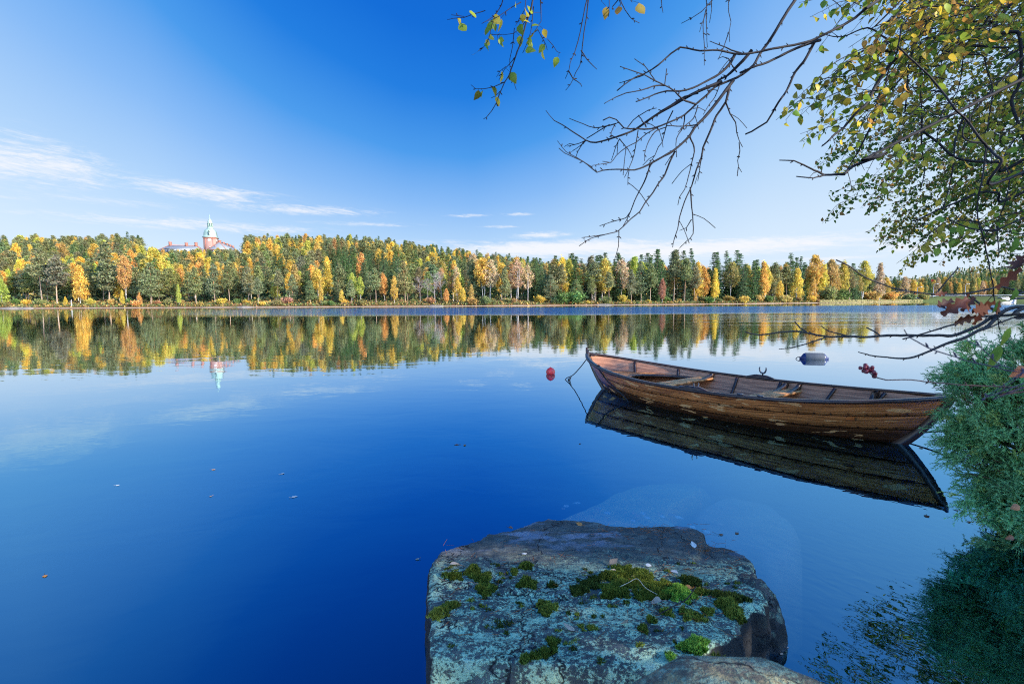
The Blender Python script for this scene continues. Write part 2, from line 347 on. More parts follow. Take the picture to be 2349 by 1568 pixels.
# ---- near bank on the right and behind
A, B = np.meshgrid(np.concatenate([np.linspace(-30, 0, 16), np.linspace(.5, 9, 70), np.linspace(10, 90, 22)]), np.concatenate([np.linspace(-60, -6, 16), np.linspace(-5, 8, 80), np.linspace(9, 60, 18)]), indexing='ij')
off = A - bank_x(B); bz = np.where(off < 0, off * 1.2, .42 * (1 - np.exp(-off / .25)) + .16 * off ** .8) + .10 * vnoise(np.stack([A.ravel(), B.ravel()], 1), 1.7, 21).reshape(A.shape) - .05
bz = np.where((A < 1.9) & (B > -1.4) & (off > -.4), np.minimum(bz, -.15 + .3 * np.clip(-B, 0, 2)), bz)
m, N = mat('bank_soil'); P = N.n('ShaderNodeTexCoord').outputs['Object']; nz = N.noise(P, 5, 7, .65)
p = principled(N, N.ramp(nz, [(.3, (.02, .018, .012)), (.55, (.07, .055, .025)), (.75, (.06, .08, .025))]), .95, .1, bump(N, nz, .8, .08)); N.t.links.new(p.outputs[0], N.out.inputs[0])
tag(link('near_bank', mesh_np('near_bank', np.stack([A.ravel(), B.ravel(), bz.ravel()], 1), grid_faces(*A.shape), m, smooth=True)), kind='structure')
def bank_z(x, y):
    o = x - float(bank_x(y)); return .42 * (1 - math.exp(-max(o, 0) / .25)) + .16 * max(o, 0) ** .8 - .05

# ================================================================== TREES OF THE FAR SHORE (unit height meshes)
def quads(C, size, nrm_bias=(0, 0, 0), aspect=1.0, jitter=1.0):
    """leaf clumps: one small bent quad per centre"""
    n = len(C); nv = rng.normal(size=(n, 3)) * jitter + np.asarray(nrm_bias); nv /= np.linalg.norm(nv, axis=1)[:, None]
    a = np.cross(nv, rng.normal(size=(n, 3))); a /= np.linalg.norm(a, axis=1)[:, None]; b = np.cross(nv, a)
    s = (np.asarray(size) * rng.uniform(.6, 1.3, n))[:, None] / 2
    V = np.stack([C - a * s - b * s * aspect * .4, C - b * s * aspect + a * s * .2, C + a * s + b * s * aspect * .3, C + b * s * aspect - a * s * .3], 1).reshape(-1, 3)
    return V, np.arange(4 * n).reshape(-1, 4)
def tones(n, per, lo, hi, tint=.06, grp=None):
    t = rng.uniform(lo, hi, n) if grp is None else grp
    c = t[:, None] * (1 + rng.normal(0, tint, (n, 3))); return np.repeat(c, per, 0)
def trunk_mb(r, lean=.02, top=1.0, col=(.3, .2, .14), col2=None, k=5, start=0):
    mb = MB(); n = 9; t = np.linspace(0, top, n); P = np.stack([lean * np.sin(t * 3 + start), lean * np.cos(t * 2.3 + start) - lean, t], 1)
    mb.tube(P, r * (1 - .85 * t / top) + .0008, k)
    if col2 is not None:
        z = np.repeat(t, k); w = np.clip((z - .25) / .3, 0, 1)[:, None]; mb.C[-1] = np.asarray(col) * (1 - w) + np.asarray(col2) * w
    else: mb.C[-1] = np.tile(np.asarray(col, float), (n * k, 1))
    return mb
def make_pine(seed, base=.32, rad=.17, flat=.4):
    global rng; rng = np.random.default_rng(seed); C = []; S = []; G = []
    tk = trunk_mb(.011, .015, .97, (.34, .24, .17), (.50, .20, .085), start=seed)
    nb = 64
    for i in range(nb):
        t = (i + rng.uniform(0, 1)) / nb; h = base + (.985 - base) * t; prof = (1 - t) ** .62 * (.45 + .55 * min(1, t / .16)) * rng.uniform(.6, 1.12) + .012
        L = rad * prof; a = rng.uniform(0, 6.283); dr = np.array([math.cos(a), math.sin(a), 0]); g = rng.uniform(.7, 1.25)
        tip = rng.uniform(-.02, .025)
        if L > .05 and rng.uniform() < .6: tk.tube([[0, 0, h - .02], dr * L * .5 + [0, 0, h - .015], dr * L * .9 + [0, 0, h + tip * .5]], [.003, .002, .001], 3, (.40, .20, .11), cap=False)
        for q in range(3 + int(L / rad * 6)):
            s = rng.uniform(.3, 1) ** .7; c = dr * L * s + np.array([0, 0, h + tip * s + .004]); sp = .022 + .03 * L / rad
            k = 9; C.append(c + rng.normal(size=(k, 3)) * [sp, sp, sp * flat]); G += list(g * rng.uniform(.75, 1.2) * rng.uniform(.8, 1.2, k)); S += [.036] * k
    C = np.concatenate(C); V, F = quads(C, np.array(S), (0, 0, .9), .55)
    return (V, F, tones(len(C), 4, 0, 0, .07, np.array(G))), tk
def make_spruce(seed, rad=.15, base=.05):
    global rng; rng = np.random.default_rng(seed); C = []; G = []; S = []
    tk = trunk_mb(.010, .004, .95, (.16, .11, .08)); nl = 62
    for i in range(nl):
        t = (i + rng.uniform(-.8, .8)) / nl; t = min(.985, max(0, t)); h = base + (.99 - base) * t; L0 = rad * (1 - t) ** .75 + .014
        for b in range(6 if t < .7 else 4):
            L = L0 * rng.uniform(.65, 1.15); a = rng.uniform(0, 6.283); dr = np.array([math.cos(a), math.sin(a), 0]); g = rng.uniform(.65, 1.3)
            k = max(5, int(11 * L / rad)); s = rng.uniform(.15, 1, k); z = h - .30 * L * s + .15 * L * s ** 3
            C.append(dr * (L * s)[:, None] + np.stack([rng.normal(0, .010, k), rng.normal(0, .010, k), z], 1)); G += list(g * (.8 + .35 * s) * rng.uniform(.8, 1.2, k)); S += [.032 * (.75 + .25 * (1 - t))] * k
    C = np.concatenate(C); V, F = quads(C, np.array(S), (0, 0, .35), .6)
    return (V, F, tones(len(C), 4, 0, 0, .06, np.array(G))), tk
def make_birch(seed, base=.22, rad=.15, shape=.75, n=170, per=20, bark=(.52, .46, .40), size=.03):
    global rng; rng = np.random.default_rng(seed); C = []; G = []
    tk = trunk_mb(.0085, .02, .93, bark, start=seed)
    if base > .3:
        tk.tube([[0, 0, .1], [.02, .015, .4], [.05, .03, .8]], [.006, .005, .002], 4, bark, cap=False)
    for i in range(n):
        t = rng.uniform(0, 1); h = base + (1 - base) * t; prof = (math.sin(math.pi * min(1, (t * .86 + .1)) ** shape) + .04) * rng.uniform(.8, 1.15)
        rr = math.sqrt(rng.uniform(.02, 1)) * rad * prof; a = rng.uniform(0, 6.283); c = np.array([rr * math.cos(a), rr * math.sin(a), h]); g = rng.uniform(.7, 1.25)
        C.append(c + rng.normal(size=(per, 3)) * [.022, .022, .028]); G += list(g * rng.uniform(.75, 1.25, per))
        if i % 6 == 0: tk.tube([[0, 0, max(.1, h - rr * 1.3 - .03)], c * [.55, .55, 1] - [0, 0, rr * .35], c], [.0035, .0022, .001], 3, np.asarray(bark) * .6, cap=False)
    C = np.concatenate(C); V, F = quads(C, size, (0, 0, .2), .75)
    return (V, F, tones(len(C), 4, 0, 0, .08, np.array(G))), tk
def make_bare(seed):
    global rng; rng = np.random.default_rng(seed); tk = trunk_mb(.009, .025, .9, (.34, .28, .25), start=seed)
    def br(p, dr, L, r, lev):
        q = p + dr * L; mid = p + dr * L * .5 + rng.normal(size=3) * L * .06; tk.tube([p, mid, q], [r, r * .8, r * .45], 4 if lev < 1 else 3, np.array([.34, .27, .25]) * rng.uniform(.8, 1.15), cap=False)
        if lev < 3:
            for k in range(4):
                s = rng.uniform(.3, 1); nd = dr + rng.normal(size=3) * .55 + [0, 0, .25]; nd /= np.linalg.norm(nd); br(p + dr * L * s, nd, L * rng.uniform(.45, .7), r * .5, lev + 1)
    for i in range(16):
        h = rng.uniform(.3, .9); a = rng.uniform(0, 6.283); dr = np.array([math.cos(a) * .7, math.sin(a) * .7, .75]); br(np.array([0, 0, h]), dr / np.linalg.norm(dr), (1.03 - h) * .38 + .04, .0032, 1)
    return None, tk
def make_shrub(seed, per=15):
    global rng; rng = np.random.default_rng(seed); C = []; G = []; tk = MB()
    for i in range(26):
        a = rng.uniform(0, 6.283); lean = rng.uniform(.05, .55); h = rng.uniform(.5, 1) * (1 - .35 * lean); c = np.array([math.cos(a) * lean, math.sin(a) * lean, h])
        tk.tube([[0, 0, 0], c * [.4, .4, .55], c], [.02, .013, .005], 3, (.3, .22, .18), cap=False)
        for q in range(5):
            p0 = c * rng.uniform(.45, 1.0); g = rng.uniform(.7, 1.25); C.append(p0 + rng.normal(size=(per, 3)) * [.10, .10, .09]); G += list(g * rng.uniform(.75, 1.25, per))
    C = np.concatenate(C); C[:, 2] = np.abs(C[:, 2]); V, F = quads(C, .115, (0, 0, .2), .8)
    return (V, F, tones(len(C), 4, 0, 0, .09, np.array(G))), tk
LIB = {}
def lib_add(kind, crown, tk):
    t = tk.mesh(kind + '_trunk', M_BARK); c = mesh_np(kind + '_crown', crown[0], crown[1], M_FOL, crown[2]) if crown else None
    one = None
    if crown:   # far copies: crown and trunk in a single mesh
        b = MB(); b.add(crown[0], crown[1], crown[2]); n0 = len(crown[1])
        Vt = np.concatenate(tk.V); b.V.append(Vt); b.C.append(np.concatenate(tk.C))
        FF = [np.concatenate(b.F[4])]; ex = [f + b.n for fs in tk.F.values() for f in fs if f.shape[1] == 4]
        one = mesh_np(kind + '_tree', np.concatenate(b.V), [np.concatenate(FF + ex)], None, np.concatenate(b.C))
        one.materials.append(M_FOL); one.materials.append(M_BARK)
        mi = np.zeros(len(one.polygons), np.int32); mi[n0:] = 1; one.polygons.foreach_set('material_index', mi)
    LIB.setdefault(kind, []).append((t, c, one))
for s in range(6): lib_add('pine', *make_pine(100 + s, base=[.18, .28, .40, .22, .5, .33][s], rad=[.20, .19, .155, .17, .16, .18][s]))
for s in range(5): lib_add('spruce', *make_spruce(200 + s, rad=[.15, .13, .17, .12, .145][s]))
for s in range(6): lib_add('birch', *make_birch(300 + s, base=[.14, .22, .36, .18, .42, .28][s], rad=[.17, .15, .17, .13, .19, .145][s], shape=[.62, .75, .85, .6, .95, .8][s]))
for s in range(2): lib_add('sparse', *make_birch(350 + s, base=.38, rad=.17, shape=.9, n=85, per=11, bark=(.58, .5, .46)))
for s in range(3): lib_add('bare', *make_bare(400 + s))
for s in range(4): lib_add('shrub', *make_shrub(500 + s))
rng = np.random.default_rng(11)
COLR = dict(pine=(.275, .275, .12), pine2=(.24, .26, .125), spruce=(.095, .148, .060), spruce2=(.125, .18, .072), yellow=(.72, .51, .10), gold=(.70, .47, .10), orange=(.66, .39, .115), lime=(.46, .48, .10),
            ygreen=(.52, .50, .10), pale=(.58, .41, .22), rust=(.44, .24, .12), red=(.48, .13, .06), green=(.16, .23, .07), ochre=(.48, .35, .11), olive=(.28, .28, .10))
NAMES = dict(pine='pine_tree', spruce='spruce_tree', birch='birch_tree', sparse='birch_tree', bare='bare_tree', shrub='shrub')
def plant(kind, var, loc, h, w, color, label, cat, group=None, whole=False, name=None):
    t, c, one = LIB[kind][var % len(LIB[kind])]; rz = random.uniform(0, 6.28); nm = name or NAMES[kind]
    col = np.clip(np.asarray(COLR[color] if isinstance(color, str) else color) * (1 + rng.normal(0, .07, 3)) * rng.uniform(.9, 1.1), 0, 1)
    if whole and one is not None:
        o = link(nm, one); tag(o, label, cat, group); o.location = loc; o.rotation_euler = (0, 0, rz); o.scale = (w, w, h); o.color = (*col, 1); return o
    e = empty(nm, loc, label, cat, group, rz); e.scale = (w, w, h)
    link('trunk' if kind != 'shrub' else 'stems', t, e)
    if c is not None: cc = link('crown' if kind != 'shrub' else 'foliage', c, e); cc.color = (*col, 1)
    return e
def at_shore(x, ytop, kind, color, label, d=5.0, wf=1.0, var=None, cat='tree', name=None, group=None):
    u = ray(x, 690)[0] / ray(x, 690)[1]; b = land_point(u, d); top = at(x, ytop, b[1])[2]; h = max(1.2, top - b[2])
    plant(kind, random.randrange(6) if var is None else var, (b[0], b[1], b[2] - .15), h, h * wf, color, label, cat, group, name=name); return u, d, h
FR = []
def T_(*a, **k): FR.append(at_shore(*a, **k))
T_(4, 640, 'birch', 'lime', 'lime yellow bushy birch at the end of the wooded shore before the granite slab', 5, 1.35, 0)
T_(97, 568, 'pine', 'pine', 'tall pine with a bare straight red trunk left of the golden aspen', 7, .95, 4)
T_(134, 583, 'pine', 'pine2', 'pine with layered open boughs beside the pine with the bare red trunk', 5, 1.15, 2)
T_(187, 610, 'birch', 'gold', 'golden orange cone-shaped aspen on the shore, most vivid below the chimneys', 6, 1.0, 0)
T_(250, 556, 'pine', 'pine2', 'broad dense pine towering right of the golden orange aspen', 9, 1.1, 3)
T_(290, 588, 'birch', 'orange', 'slim orange birch with white stems between two broad pines', 8, .8, 2)
T_(347, 601, 'pine', 'pine', 'full cone-shaped pine branched to the ground left of the slim yellow sapling', 5, 1.15, 0)
T_(357, 571, 'birch', 'yellow', 'huge rounded yellow birch rising behind the cone-shaped pine', 22, 1.3, 4)
T_(410, 653, 'birch', 'ygreen', 'slim lemon yellow sapling alone at the water below the slate roof', 3, .8, 3, name='birch_sapling')
T_(450, 612, 'pine', 'pine', 'rounded pine with its trunk showing, right of the lemon yellow sapling', 5, 1.15, 1)
T_(493, 604, 'pine', 'pine2', 'pine standing straight below the copper spire', 6, 1.0, 3)
T_(525, 608, 'pine', 'pine', 'open crowned pine right of the one below the spire', 7, 1.0, 2)
T_(571, 612, 'pine', 'pine', 'pine with pinkish trunk behind the small shore pine', 7, 1.05, 1)
T_(594, 634, 'pine', 'pine2', 'small pine with pale trunk at the waterline', 3, 1.0, 2)
T_(150, 680, 'birch', 'yellow', 'tiny bright yellow birch at the waterline near the grey stump', 2.5, 1.1, 0, name='birch_sapling')
T_(281, 665, 'birch', 'yellow', 'small yellow birch leaning at the water under the broad pine', 3, .9, 3, name='birch_sapling')
T_(320, 668, 'birch', 'orange', 'small orange birch at the water left of the full cone-shaped pine', 3, .9, 0, name='birch_sapling')
T_(640, 618, 'pine', 'pine', 'tall pine with red upper trunk on the open heath shore', 8, 1.0, 4)
T_(672, 628, 'pine', 'pine2', 'pale green pine beside the tall red-trunked heath pine', 6, 1.0, 0)
T_(712, 642, 'pine', 'pine', 'dense rounded pine with yellow brush at its foot', 4, 1.25, 0)
T_(736, 643, 'birch', 'orange', 'narrow orange yellow birch squeezed right of the rounded pine', 5, .8, 3)
T_(775, 640, 'spruce', 'spruce2', 'pale spruce at the edge of the dark gap in the wood', 5, 1.2, 2)
T_(784, 665, 'birch', 'gold', 'small golden birch at the foot of the pale spruce', 3, 1.2, 1, name='birch_sapling')
T_(806, 640, 'pine', 'pine', 'short pine between the golden sapling and the yellow-green birch', 4, 1.05, 1)
T_(827, 635, 'birch', 'ygreen', 'yellow-green birch with a slim white trunk', 5, .85, 2)
T_(861, 613, 'pine', 'pine', 'layered pine with visible trunk right of the yellow-green birch', 5, 1.0, 2)
T_(880, 628, 'birch', 'orange', 'dull orange birch half hidden behind a layered pine', 9, 1.1, 5)
T_(905, 634, 'birch', 'yellow', 'brightest yellow birch with twin white trunks at the bay', 4, .9, 1)
T_(927, 597, 'pine', 'pine', 'massive pine standing right of the brightest yellow birch', 7, .95, 3)
T_(963, 632, 'bare', 'rust', 'leafless grey tree, first of the bare group right of the massive pine', 5, 1.0, 0)
T_(981, 634, 'bare', 'rust', 'slim leafless tree second in the bare group by the water', 7, .9, 1)
T_(998, 622, 'bare', 'rust', 'widest leafless tree with pinkish twigs in the bare group', 4, 1.25, 2)
T_(1011, 620, 'bare', 'rust', 'tallest leafless tree at the end of the bare group', 9, .9, 0)
T_(1024, 662, 'birch', 'orange', 'small round orange tree in front of the leafless group', 3, 1.3, 1, name='birch_sapling')
T_(1047, 612, 'sparse', 'pale', 'thin half bare birch with peach leaves behind the orange cone', 9, .8, 0)
T_(1050, 637, 'birch', 'gold', 'amber cone-shaped tree beside the lemon bush', 5, 1.1, 0)
T_(1062, 660, 'birch', 'yellow', 'low lemon yellow tree touching the amber cone', 3, 1.3, 1, name='birch_sapling')
T_(1081, 652, 'birch', 'orange', 'burnt orange cone-shaped sapling right of the lemon tree', 4, 1.0, 0, name='birch_sapling')
T_(1108, 594, 'birch', 'gold', 'tall orange-yellow birch clump with white stems, taller of its pair', 9, 1.15, 4)
T_(1126, 598, 'birch', 'pale', 'peach orange birch with a long white stem next to the tall clump', 8, 1.0, 4)
T_(1158, 613, 'pine', 'pine', 'single green pine hemmed in by orange birches', 6, .95, 3)
T_(1172, 606, 'sparse', 'rust', 'russet thinning tree behind the hemmed-in pine', 14, 1.3, 1)
T_(1188, 596, 'sparse', 'pale', 'pale peach birch with a forked white stem', 7, 1.1, 0)
T_(1211, 607, 'sparse', 'pale', 'pale pinkish birch right of the forked white stem', 8, 1.0, 1)
T_(1239, 588, 'spruce', 'spruce', 'tall dark spruce standing against the peach birches', 8, 1.0, 0)
T_(1264, 628, 'pine', 'pine2', 'grey-green pine branched to the ground beside the dark spruce', 5, 1.2, 0)
T_(1288, 604, 'pine', 'pine', 'pine with orange upper trunk right of the grey-green pine', 9, .9, 4)
T_(1317, 590, 'spruce', 'spruce', 'narrow spruce peeking over the leaning pines', 15, .95, 3)
T_(1322, 640, 'pine', 'pine', 'spreading pine over the green willow bushes', 5, 1.3, 5)
T_(1359, 609, 'birch', 'lime', 'large yellow-green round birch above the bare headland', 12, 1.25, 4)
T_(1357, 637, 'pine', 'pine', 'pine alone on the headland with a bare lower trunk', 4, 1.05, 2)
T_(1396, 622, 'pine', 'pine', 'leaning pine with a crooked bare trunk on the headland', 5, 1.0, 4)
T_(1420, 615, 'spruce', 'spruce2', 'dusky spruce right of the leaning pine', 9, 1.0, 1)
T_(1448, 618, 'pine', 'pine2', 'narrow pine with rounded top over orange bushes', 6, .9, 1)
T_(1468, 602, 'pine', 'pine', 'high domed pine behind the narrow pine', 9, .95, 3)
T_(1493, 604, 'pine', 'pine', 'pale-limbed pine right of the high domed pine', 6, .95, 2)
T_(1519, 640, 'birch', 'rust', 'russet small tree under the pale-limbed pine', 4, 1.0, 1)
T_(1548, 571, 'pine', 'pine2', 'very tall old pine whose top meets the hanging twig', 10, .8, 4)
T_(1573, 590, 'pine', 'pine', 'second of the tall old pines with long bare trunks', 7, .85, 4)
T_(1594, 606, 'pine', 'pine', 'third tall pine above the small orange maple', 6, .9, 2)
T_(1595, 672, 'birch', 'orange', 'small orange maple glowing at the foot of tall pines', 4, 1.3, 1, name='maple_sapling')
T_(1583, 566, 'spruce', 'spruce', 'spire-topped spruce between the tall old pines', 16, .95, 1)
T_(1640, 617, 'birch', 'yellow', 'bright yellow poplar leaning at the shore beyond the boat', 5, .85, 3)
T_(1643, 574, 'spruce', 'spruce', 'tall dark spruce behind the bright yellow poplar', 18, .9, 0)
T_(1664, 572, 'spruce', 'spruce', 'dark spruce with twin tops right of the yellow poplar', 20, 1.0, 2)
T_(1676, 604, 'birch', 'ochre', 'ochre birch thicket tree in front of the twin-topped spruce', 14, 1.2, 4)
T_(1703, 604, 'spruce', 'spruce', 'blue-green spruce left of its taller neighbour by the clearing', 8, 1.0, 2)
T_(1727, 594, 'spruce', 'spruce', 'broad blue-green spruce by the shore clearing', 8, .95, 0)
T_(1750, 600, 'birch', 'gold', 'tall amber birch right of the blue-green spruces', 8, .9, 3)
T_(1770, 612, 'birch', 'ochre', 'ochre birch behind the amber birch', 14, 1.1, 4)
T_(1788, 645, 'birch', 'yellow', 'bushy yellow tree low on the shore left of the yellow cone', 5, 1.2, 1)
T_(1811, 577, 'spruce', 'spruce', 'tallest spruce standing out above the amber birches', 14, 1.1, 2)
T_(1834, 585, 'spruce', 'spruce', 'spruce with narrow tip right of the tallest spruce', 14, .95, 1)
T_(1827, 617, 'birch', 'yellow', 'yellow cone-shaped birch in front of the tallest spruce', 6, 1.05, 0)
T_(1864, 637, 'birch', 'orange', 'orange cone-shaped birch at the water right of the yellow cone', 5, 1.0, 0)
T_(1866, 588, 'birch', 'gold', 'tall tawny birch behind the orange cone', 13, 1.0, 4)
T_(1904, 598, 'birch', 'ochre', 'tawny birch with white trunks right of the orange cone', 11, 1.0, 4)
T_(1932, 602, 'birch', 'gold', 'amber birch crossed by the tip of the bare branch', 10, 1.0, 5)
T_(1957, 622, 'spruce', 'spruce2', 'green spruce in front of the amber birches on the point', 9, 1.05, 0)
T_(1980, 601, 'birch', 'ygreen', 'yellow-green birch under the hanging leaves', 10, 1.0, 4)
T_(2016, 604, 'birch', 'pale', 'peach coloured birch at the end of the point', 8, .95, 3)
T_(1900, 655, 'shrub', 'olive', 'olive willow bush at the shore right of the orange cone', 4, 1.0, 1, 'shrub')
T_(1935, 662, 'shrub', 'spruce2', 'dark green bush below the amber birches', 4, 1.3, 2, 'shrub')
T_(1320, 662, 'shrub', 'green', 'bright green willow bush at the water right of the pines', 2.5, 1.3, 0, 'shrub')
T_(1290, 668, 'shrub', 'green', 'dull green willow bush touching the water', 2.5, 1.4, 1, 'shrub')
# grey snag at the waterline
b = land_point(float(ray(163, 690)[0] / ray(163, 690)[1]), 1.5); snag = MB(); snag.tube(np.array([[0, 0, -.2], [.08, 0, .9], [.05, 0, 1.7], [.16, 0, 2.2]]), [.2, .16, .13, .05], 7, (.30, .27, .24)); snag.tube([[0, 0, 1.3], [-.4, 0, 1.7]], [.07, .03], 5, (.4, .36, .32))
tag(snag.build('dead_stump', M_BARK, loc=tuple(b)), 'broken grey dead trunk standing at the waterline by the tiny yellow birch', 'stump')

# ---- fill the wood: only what can be seen over the rows in front
cover = np.full(1400, -1.0)
def cols(u, du): return slice(max(0, int((u - du + 1.25) / 2.5 * 1400)), min(1400, int((u + du + 1.25) / 2.5 * 1400) + 1))
for (u, d, h) in FR:
    Z = float(shore(u)) + d; s = cols(u, .09 * h / Z); cover[s] = np.maximum(cover[s], (float(land_z(u, d)) + .62 * h) / Z)
cand = []
for row, d in enumerate(np.concatenate([np.arange(11, 60, 6.5), np.arange(62, 215, 8.0)])):
    u = -1.08 + random.uniform(0, .03)
    while u < 1.12:
        Z = float(shore(u)) + d; cand.append((Z, u + random.uniform(-1.8, 1.8) / Z, d + random.uniform(-2.5, 2.5)))
        u += random.uniform(3.0, 6.0) / Z * (1 + d / 300)
cand.sort(); FILL = []
BLD = [(-.70, -.595, 573), (-.60, -.525, 571)]
for (Z, u, d) in cand:
    if u > .68 and d < 26: continue
    if u > .72 and d > 90: continue
    r = random.random(); g = land_z(u, d)
    if u < -.15: kind = 'pine' if r < .50 else ('birch' if r < .84 else 'spruce')
    elif u < .12: kind = 'spruce' if r < .42 else ('pine' if r < .68 else 'birch')
    elif u < .45: kind = 'spruce' if r < .40 else ('birch' if r < .78 else 'pine')
    else: kind = 'birch' if r < .58 else ('spruce' if r < .88 else 'pine')
    if -.36 < u < -.22 and 15 < d < 90 and r < .75: kind = 'spruce'
    h = {'pine': random.uniform(12, 17), 'spruce': random.uniform(12, 19), 'birch': random.uniform(11, 16)}[kind]
    if .2 < u < .62 and kind == 'spruce' and d < 60: h *= 1.12
    if u > .7: h *= .85
    if u < .08: h *= .72 if d < 45 else .80 if d < 95 else .88
    if 150 < d: h *= .92
    top = (g + h - CAMH) / Z; x_ = 1174.5 + u * FPX; ytop = 696 - .005 * x_ - top * FPX
    for (a, b_, yl) in BLD:
        if a - .012 < u < b_ + .012 and ytop < yl + random.uniform(0, 6) and Z < 432:
            h = ((696 - .005 * x_ - yl - random.uniform(0, 7)) / FPX * Z + CAMH) - float(g)
    if h < 6: continue
    s = cols(u, .095 * h / Z); cv_ = cover[s]
    if np.mean(cv_ < top - .005) < .32: continue
    FILL.append((kind, u, d, h, Z)); cover[s] = np.maximum(cv_, (g + h * (.60 if kind != 'spruce' else .48)) / Z)
cnt = {}
for (kind, u, d, h, Z) in FILL: cnt[kind] = cnt.get(kind, 0) + 1
print('FILL', cnt)
lim = {'pine': 250, 'spruce': 250, 'birch': 235}; order = sorted(range(len(FILL)), key=lambda i: -FILL[i][3] / FILL[i][4]); used = {}; keep = set()
for i in order:
    k_ = FILL[i][0]; used[k_] = used.get(k_, 0) + 1
    if used[k_] <= lim[k_]: keep.add(i)
wood = MB()
def zone(u):
    return 'left of the copper spire' if u < -.62 else 'between the spire and the dark gap' if u < -.3 else 'above the leafless trees' if u < .02 else 'behind the headland pines' if u < .34 else 'behind the boat' if u < .62 else 'near the road bank'
for i_, (kind, u, d, h, Z) in enumerate(FILL):
    if kind == 'pine': col = random.choice(['pine', 'pine', 'pine2', 'olive']); wf = random.uniform(1.0, 1.35)
    elif kind == 'spruce': col = random.choice(['spruce', 'spruce', 'spruce2']); wf = random.uniform(1.1, 1.5)
    else: col = random.choice(['yellow', 'gold', 'gold', 'orange', 'ygreen', 'ochre', 'pale', 'ochre'] if u > -.15 else ['yellow', 'gold', 'gold', 'orange', 'ochre', 'ygreen']); wf = random.uniform(1.0, 1.35)
    Xp = (u * Z, Z, float(land_z(u, d)) - .2)
    row = 'near the water' if d < 34 else 'on the middle slope' if d < 100 else 'on the hill crest'
    word = {'pine': 'grey-green pine', 'spruce': 'dark pointed spruce', 'birch': {'yellow': 'yellow birch', 'gold': 'golden birch', 'orange': 'orange birch', 'ygreen': 'yellow-green birch', 'ochre': 'ochre birch', 'pale': 'peach birch'}.get(col, 'birch')}[kind]
    if i_ not in keep:      # smallest and farthest crowns: one mass
        t_, c_, _ = LIB[kind][random.randrange(len(LIB[kind]))]; n_ = len(c_.vertices); Vc = np.empty(n_ * 3, np.float32); c_.vertices.foreach_get('co', Vc); Cc = np.empty(n_ * 4, np.float32); c_.attributes['tone'].data.foreach_get('color', Cc)
        wood.add(Vc.reshape(-1, 3) * [h * wf, h * wf, h] + np.array(Xp), np.arange(n_).reshape(-1, 4), Cc.reshape(-1, 4)[:, :3] * np.asarray(COLR[col]) * rng.uniform(.85, 1.15)); continue
    plant(kind, random.randrange(6), Xp, h, h * wf, col, f'{word} {row}, {zone(u)}', 'tree', f'{word}s {row} {zone(u)}', whole=d > 34)

if wood.n: tag(wood.build('crest_wood', foliage('crest_foliage', .3, objcol=False)), 'far treetops merging along the hill crest', None, kind='stuff')
# ---- low bushes along the far waterline
hues = ['orange', 'yellow', 'rust', 'ochre', 'green', 'ochre', 'gold', 'olive', 'olive']
hw = dict(orange='orange', yellow='yellow', rust='russet', ochre='ochre', green='green', red='red', gold='amber', olive='olive')
u = -1.02; k = 0
while u < .74:
    d = random.uniform(1.2, 7.5); col = random.choice(hues if u > -.1 else ['orange', 'yellow', 'ochre', 'olive', 'olive', 'rust', 'green', 'gold']); b = land_point(u, d); h = random.uniform(.6, 2.6) * (1.25 if u > -.1 else .9)
    plant('shrub', random.randrange(4), (b[0], b[1], b[2] - .1), h, h * random.uniform(.9, 1.5), col, f'low {hw[col]} bush on the far waterline, {zone(u)}', 'shrub', f'{hw[col]} waterline bushes {zone(u)}', whole=True)
    u += random.uniform(1.4, 6.5) / b[1]
# heath tufts, far too many to count
hb = MB(); n = 16000; uu = rng.uniform(-1.1, .8, n); dd = rng.uniform(.4, 1, n) ** 2 * 22 * rng.uniform(0.05, 1, n) + .6; Zz = shore(uu) + dd
Cc = np.stack([uu * Zz, Zz, land_z(uu, dd) + rng.uniform(0, .45, n)], 1); V, F = quads(Cc, .6, (0, -.2, .4), .7)
pal = np.array([COLR[c_] for c_ in ('orange', 'ochre', 'rust', 'olive', 'green', 'olive', 'spruce2')]) * .75; hb.add(V, F, np.repeat(pal[rng.integers(0, 7, n)] * rng.uniform(.6, 1.2, (n, 1)), 4, 0))
M_HEATH = foliage('heath_tufts', .2, objcol=False)
tag(hb.build('heath', M_HEATH), 'low orange and olive heath covering the far waterline', None, kind='stuff')
# dark undergrowth between the trunks
ug = MB(); n = 15000; uu = rng.uniform(-1.1, .80, n); dd = rng.uniform(10, 75, n); Zz = shore(uu) + dd; hmax = np.where(uu > .05, 6.5, 4.0) * (.35 + .65 * np.clip(dd / 35, 0, 1)) * (.55 + .45 * vnoise(np.stack([uu * Zz, Zz], 1), .09, 63, 3))
Cc = np.stack([uu * Zz, Zz, land_z(uu, dd) + rng.uniform(0, 1, n) ** .8 * hmax], 1); V, F = quads(Cc, 1.25, (0, -.2, .4), .7)
pal = np.array([COLR[c_] for c_ in ('spruce', 'spruce2', 'spruce', 'olive', 'ochre', 'pine2')]); ug.add(V, F, np.repeat(pal[rng.integers(0, 6, n)] * rng.uniform(.6, 1.2, (n, 1)), 4, 0)); tag(ug.build('undergrowth', M_HEATH), 'dark thicket of saplings under the trees of the far shore', None, kind='stuff')
# pale reeds by the road bank
rb = MB(); n = 5000; uu = rng.uniform(.60, .80, n); dd = rng.uniform(-1.5, 2.5, n); Zz = shore(uu) + dd; Cc = np.stack([uu * Zz, Zz, rng.uniform(.2, 1.1, n)], 1); V, F = quads(Cc, .7, (0, -1, 0), .25, .3)
rb.add(V, F, np.repeat(np.array([.42, .34, .14]) * rng.uniform(.7, 1.2, (n, 1)), 4, 0)); tag(rb.build('reeds', M_HEATH), 'pale yellow reeds along the shallow end of the lake', None, kind='stuff')
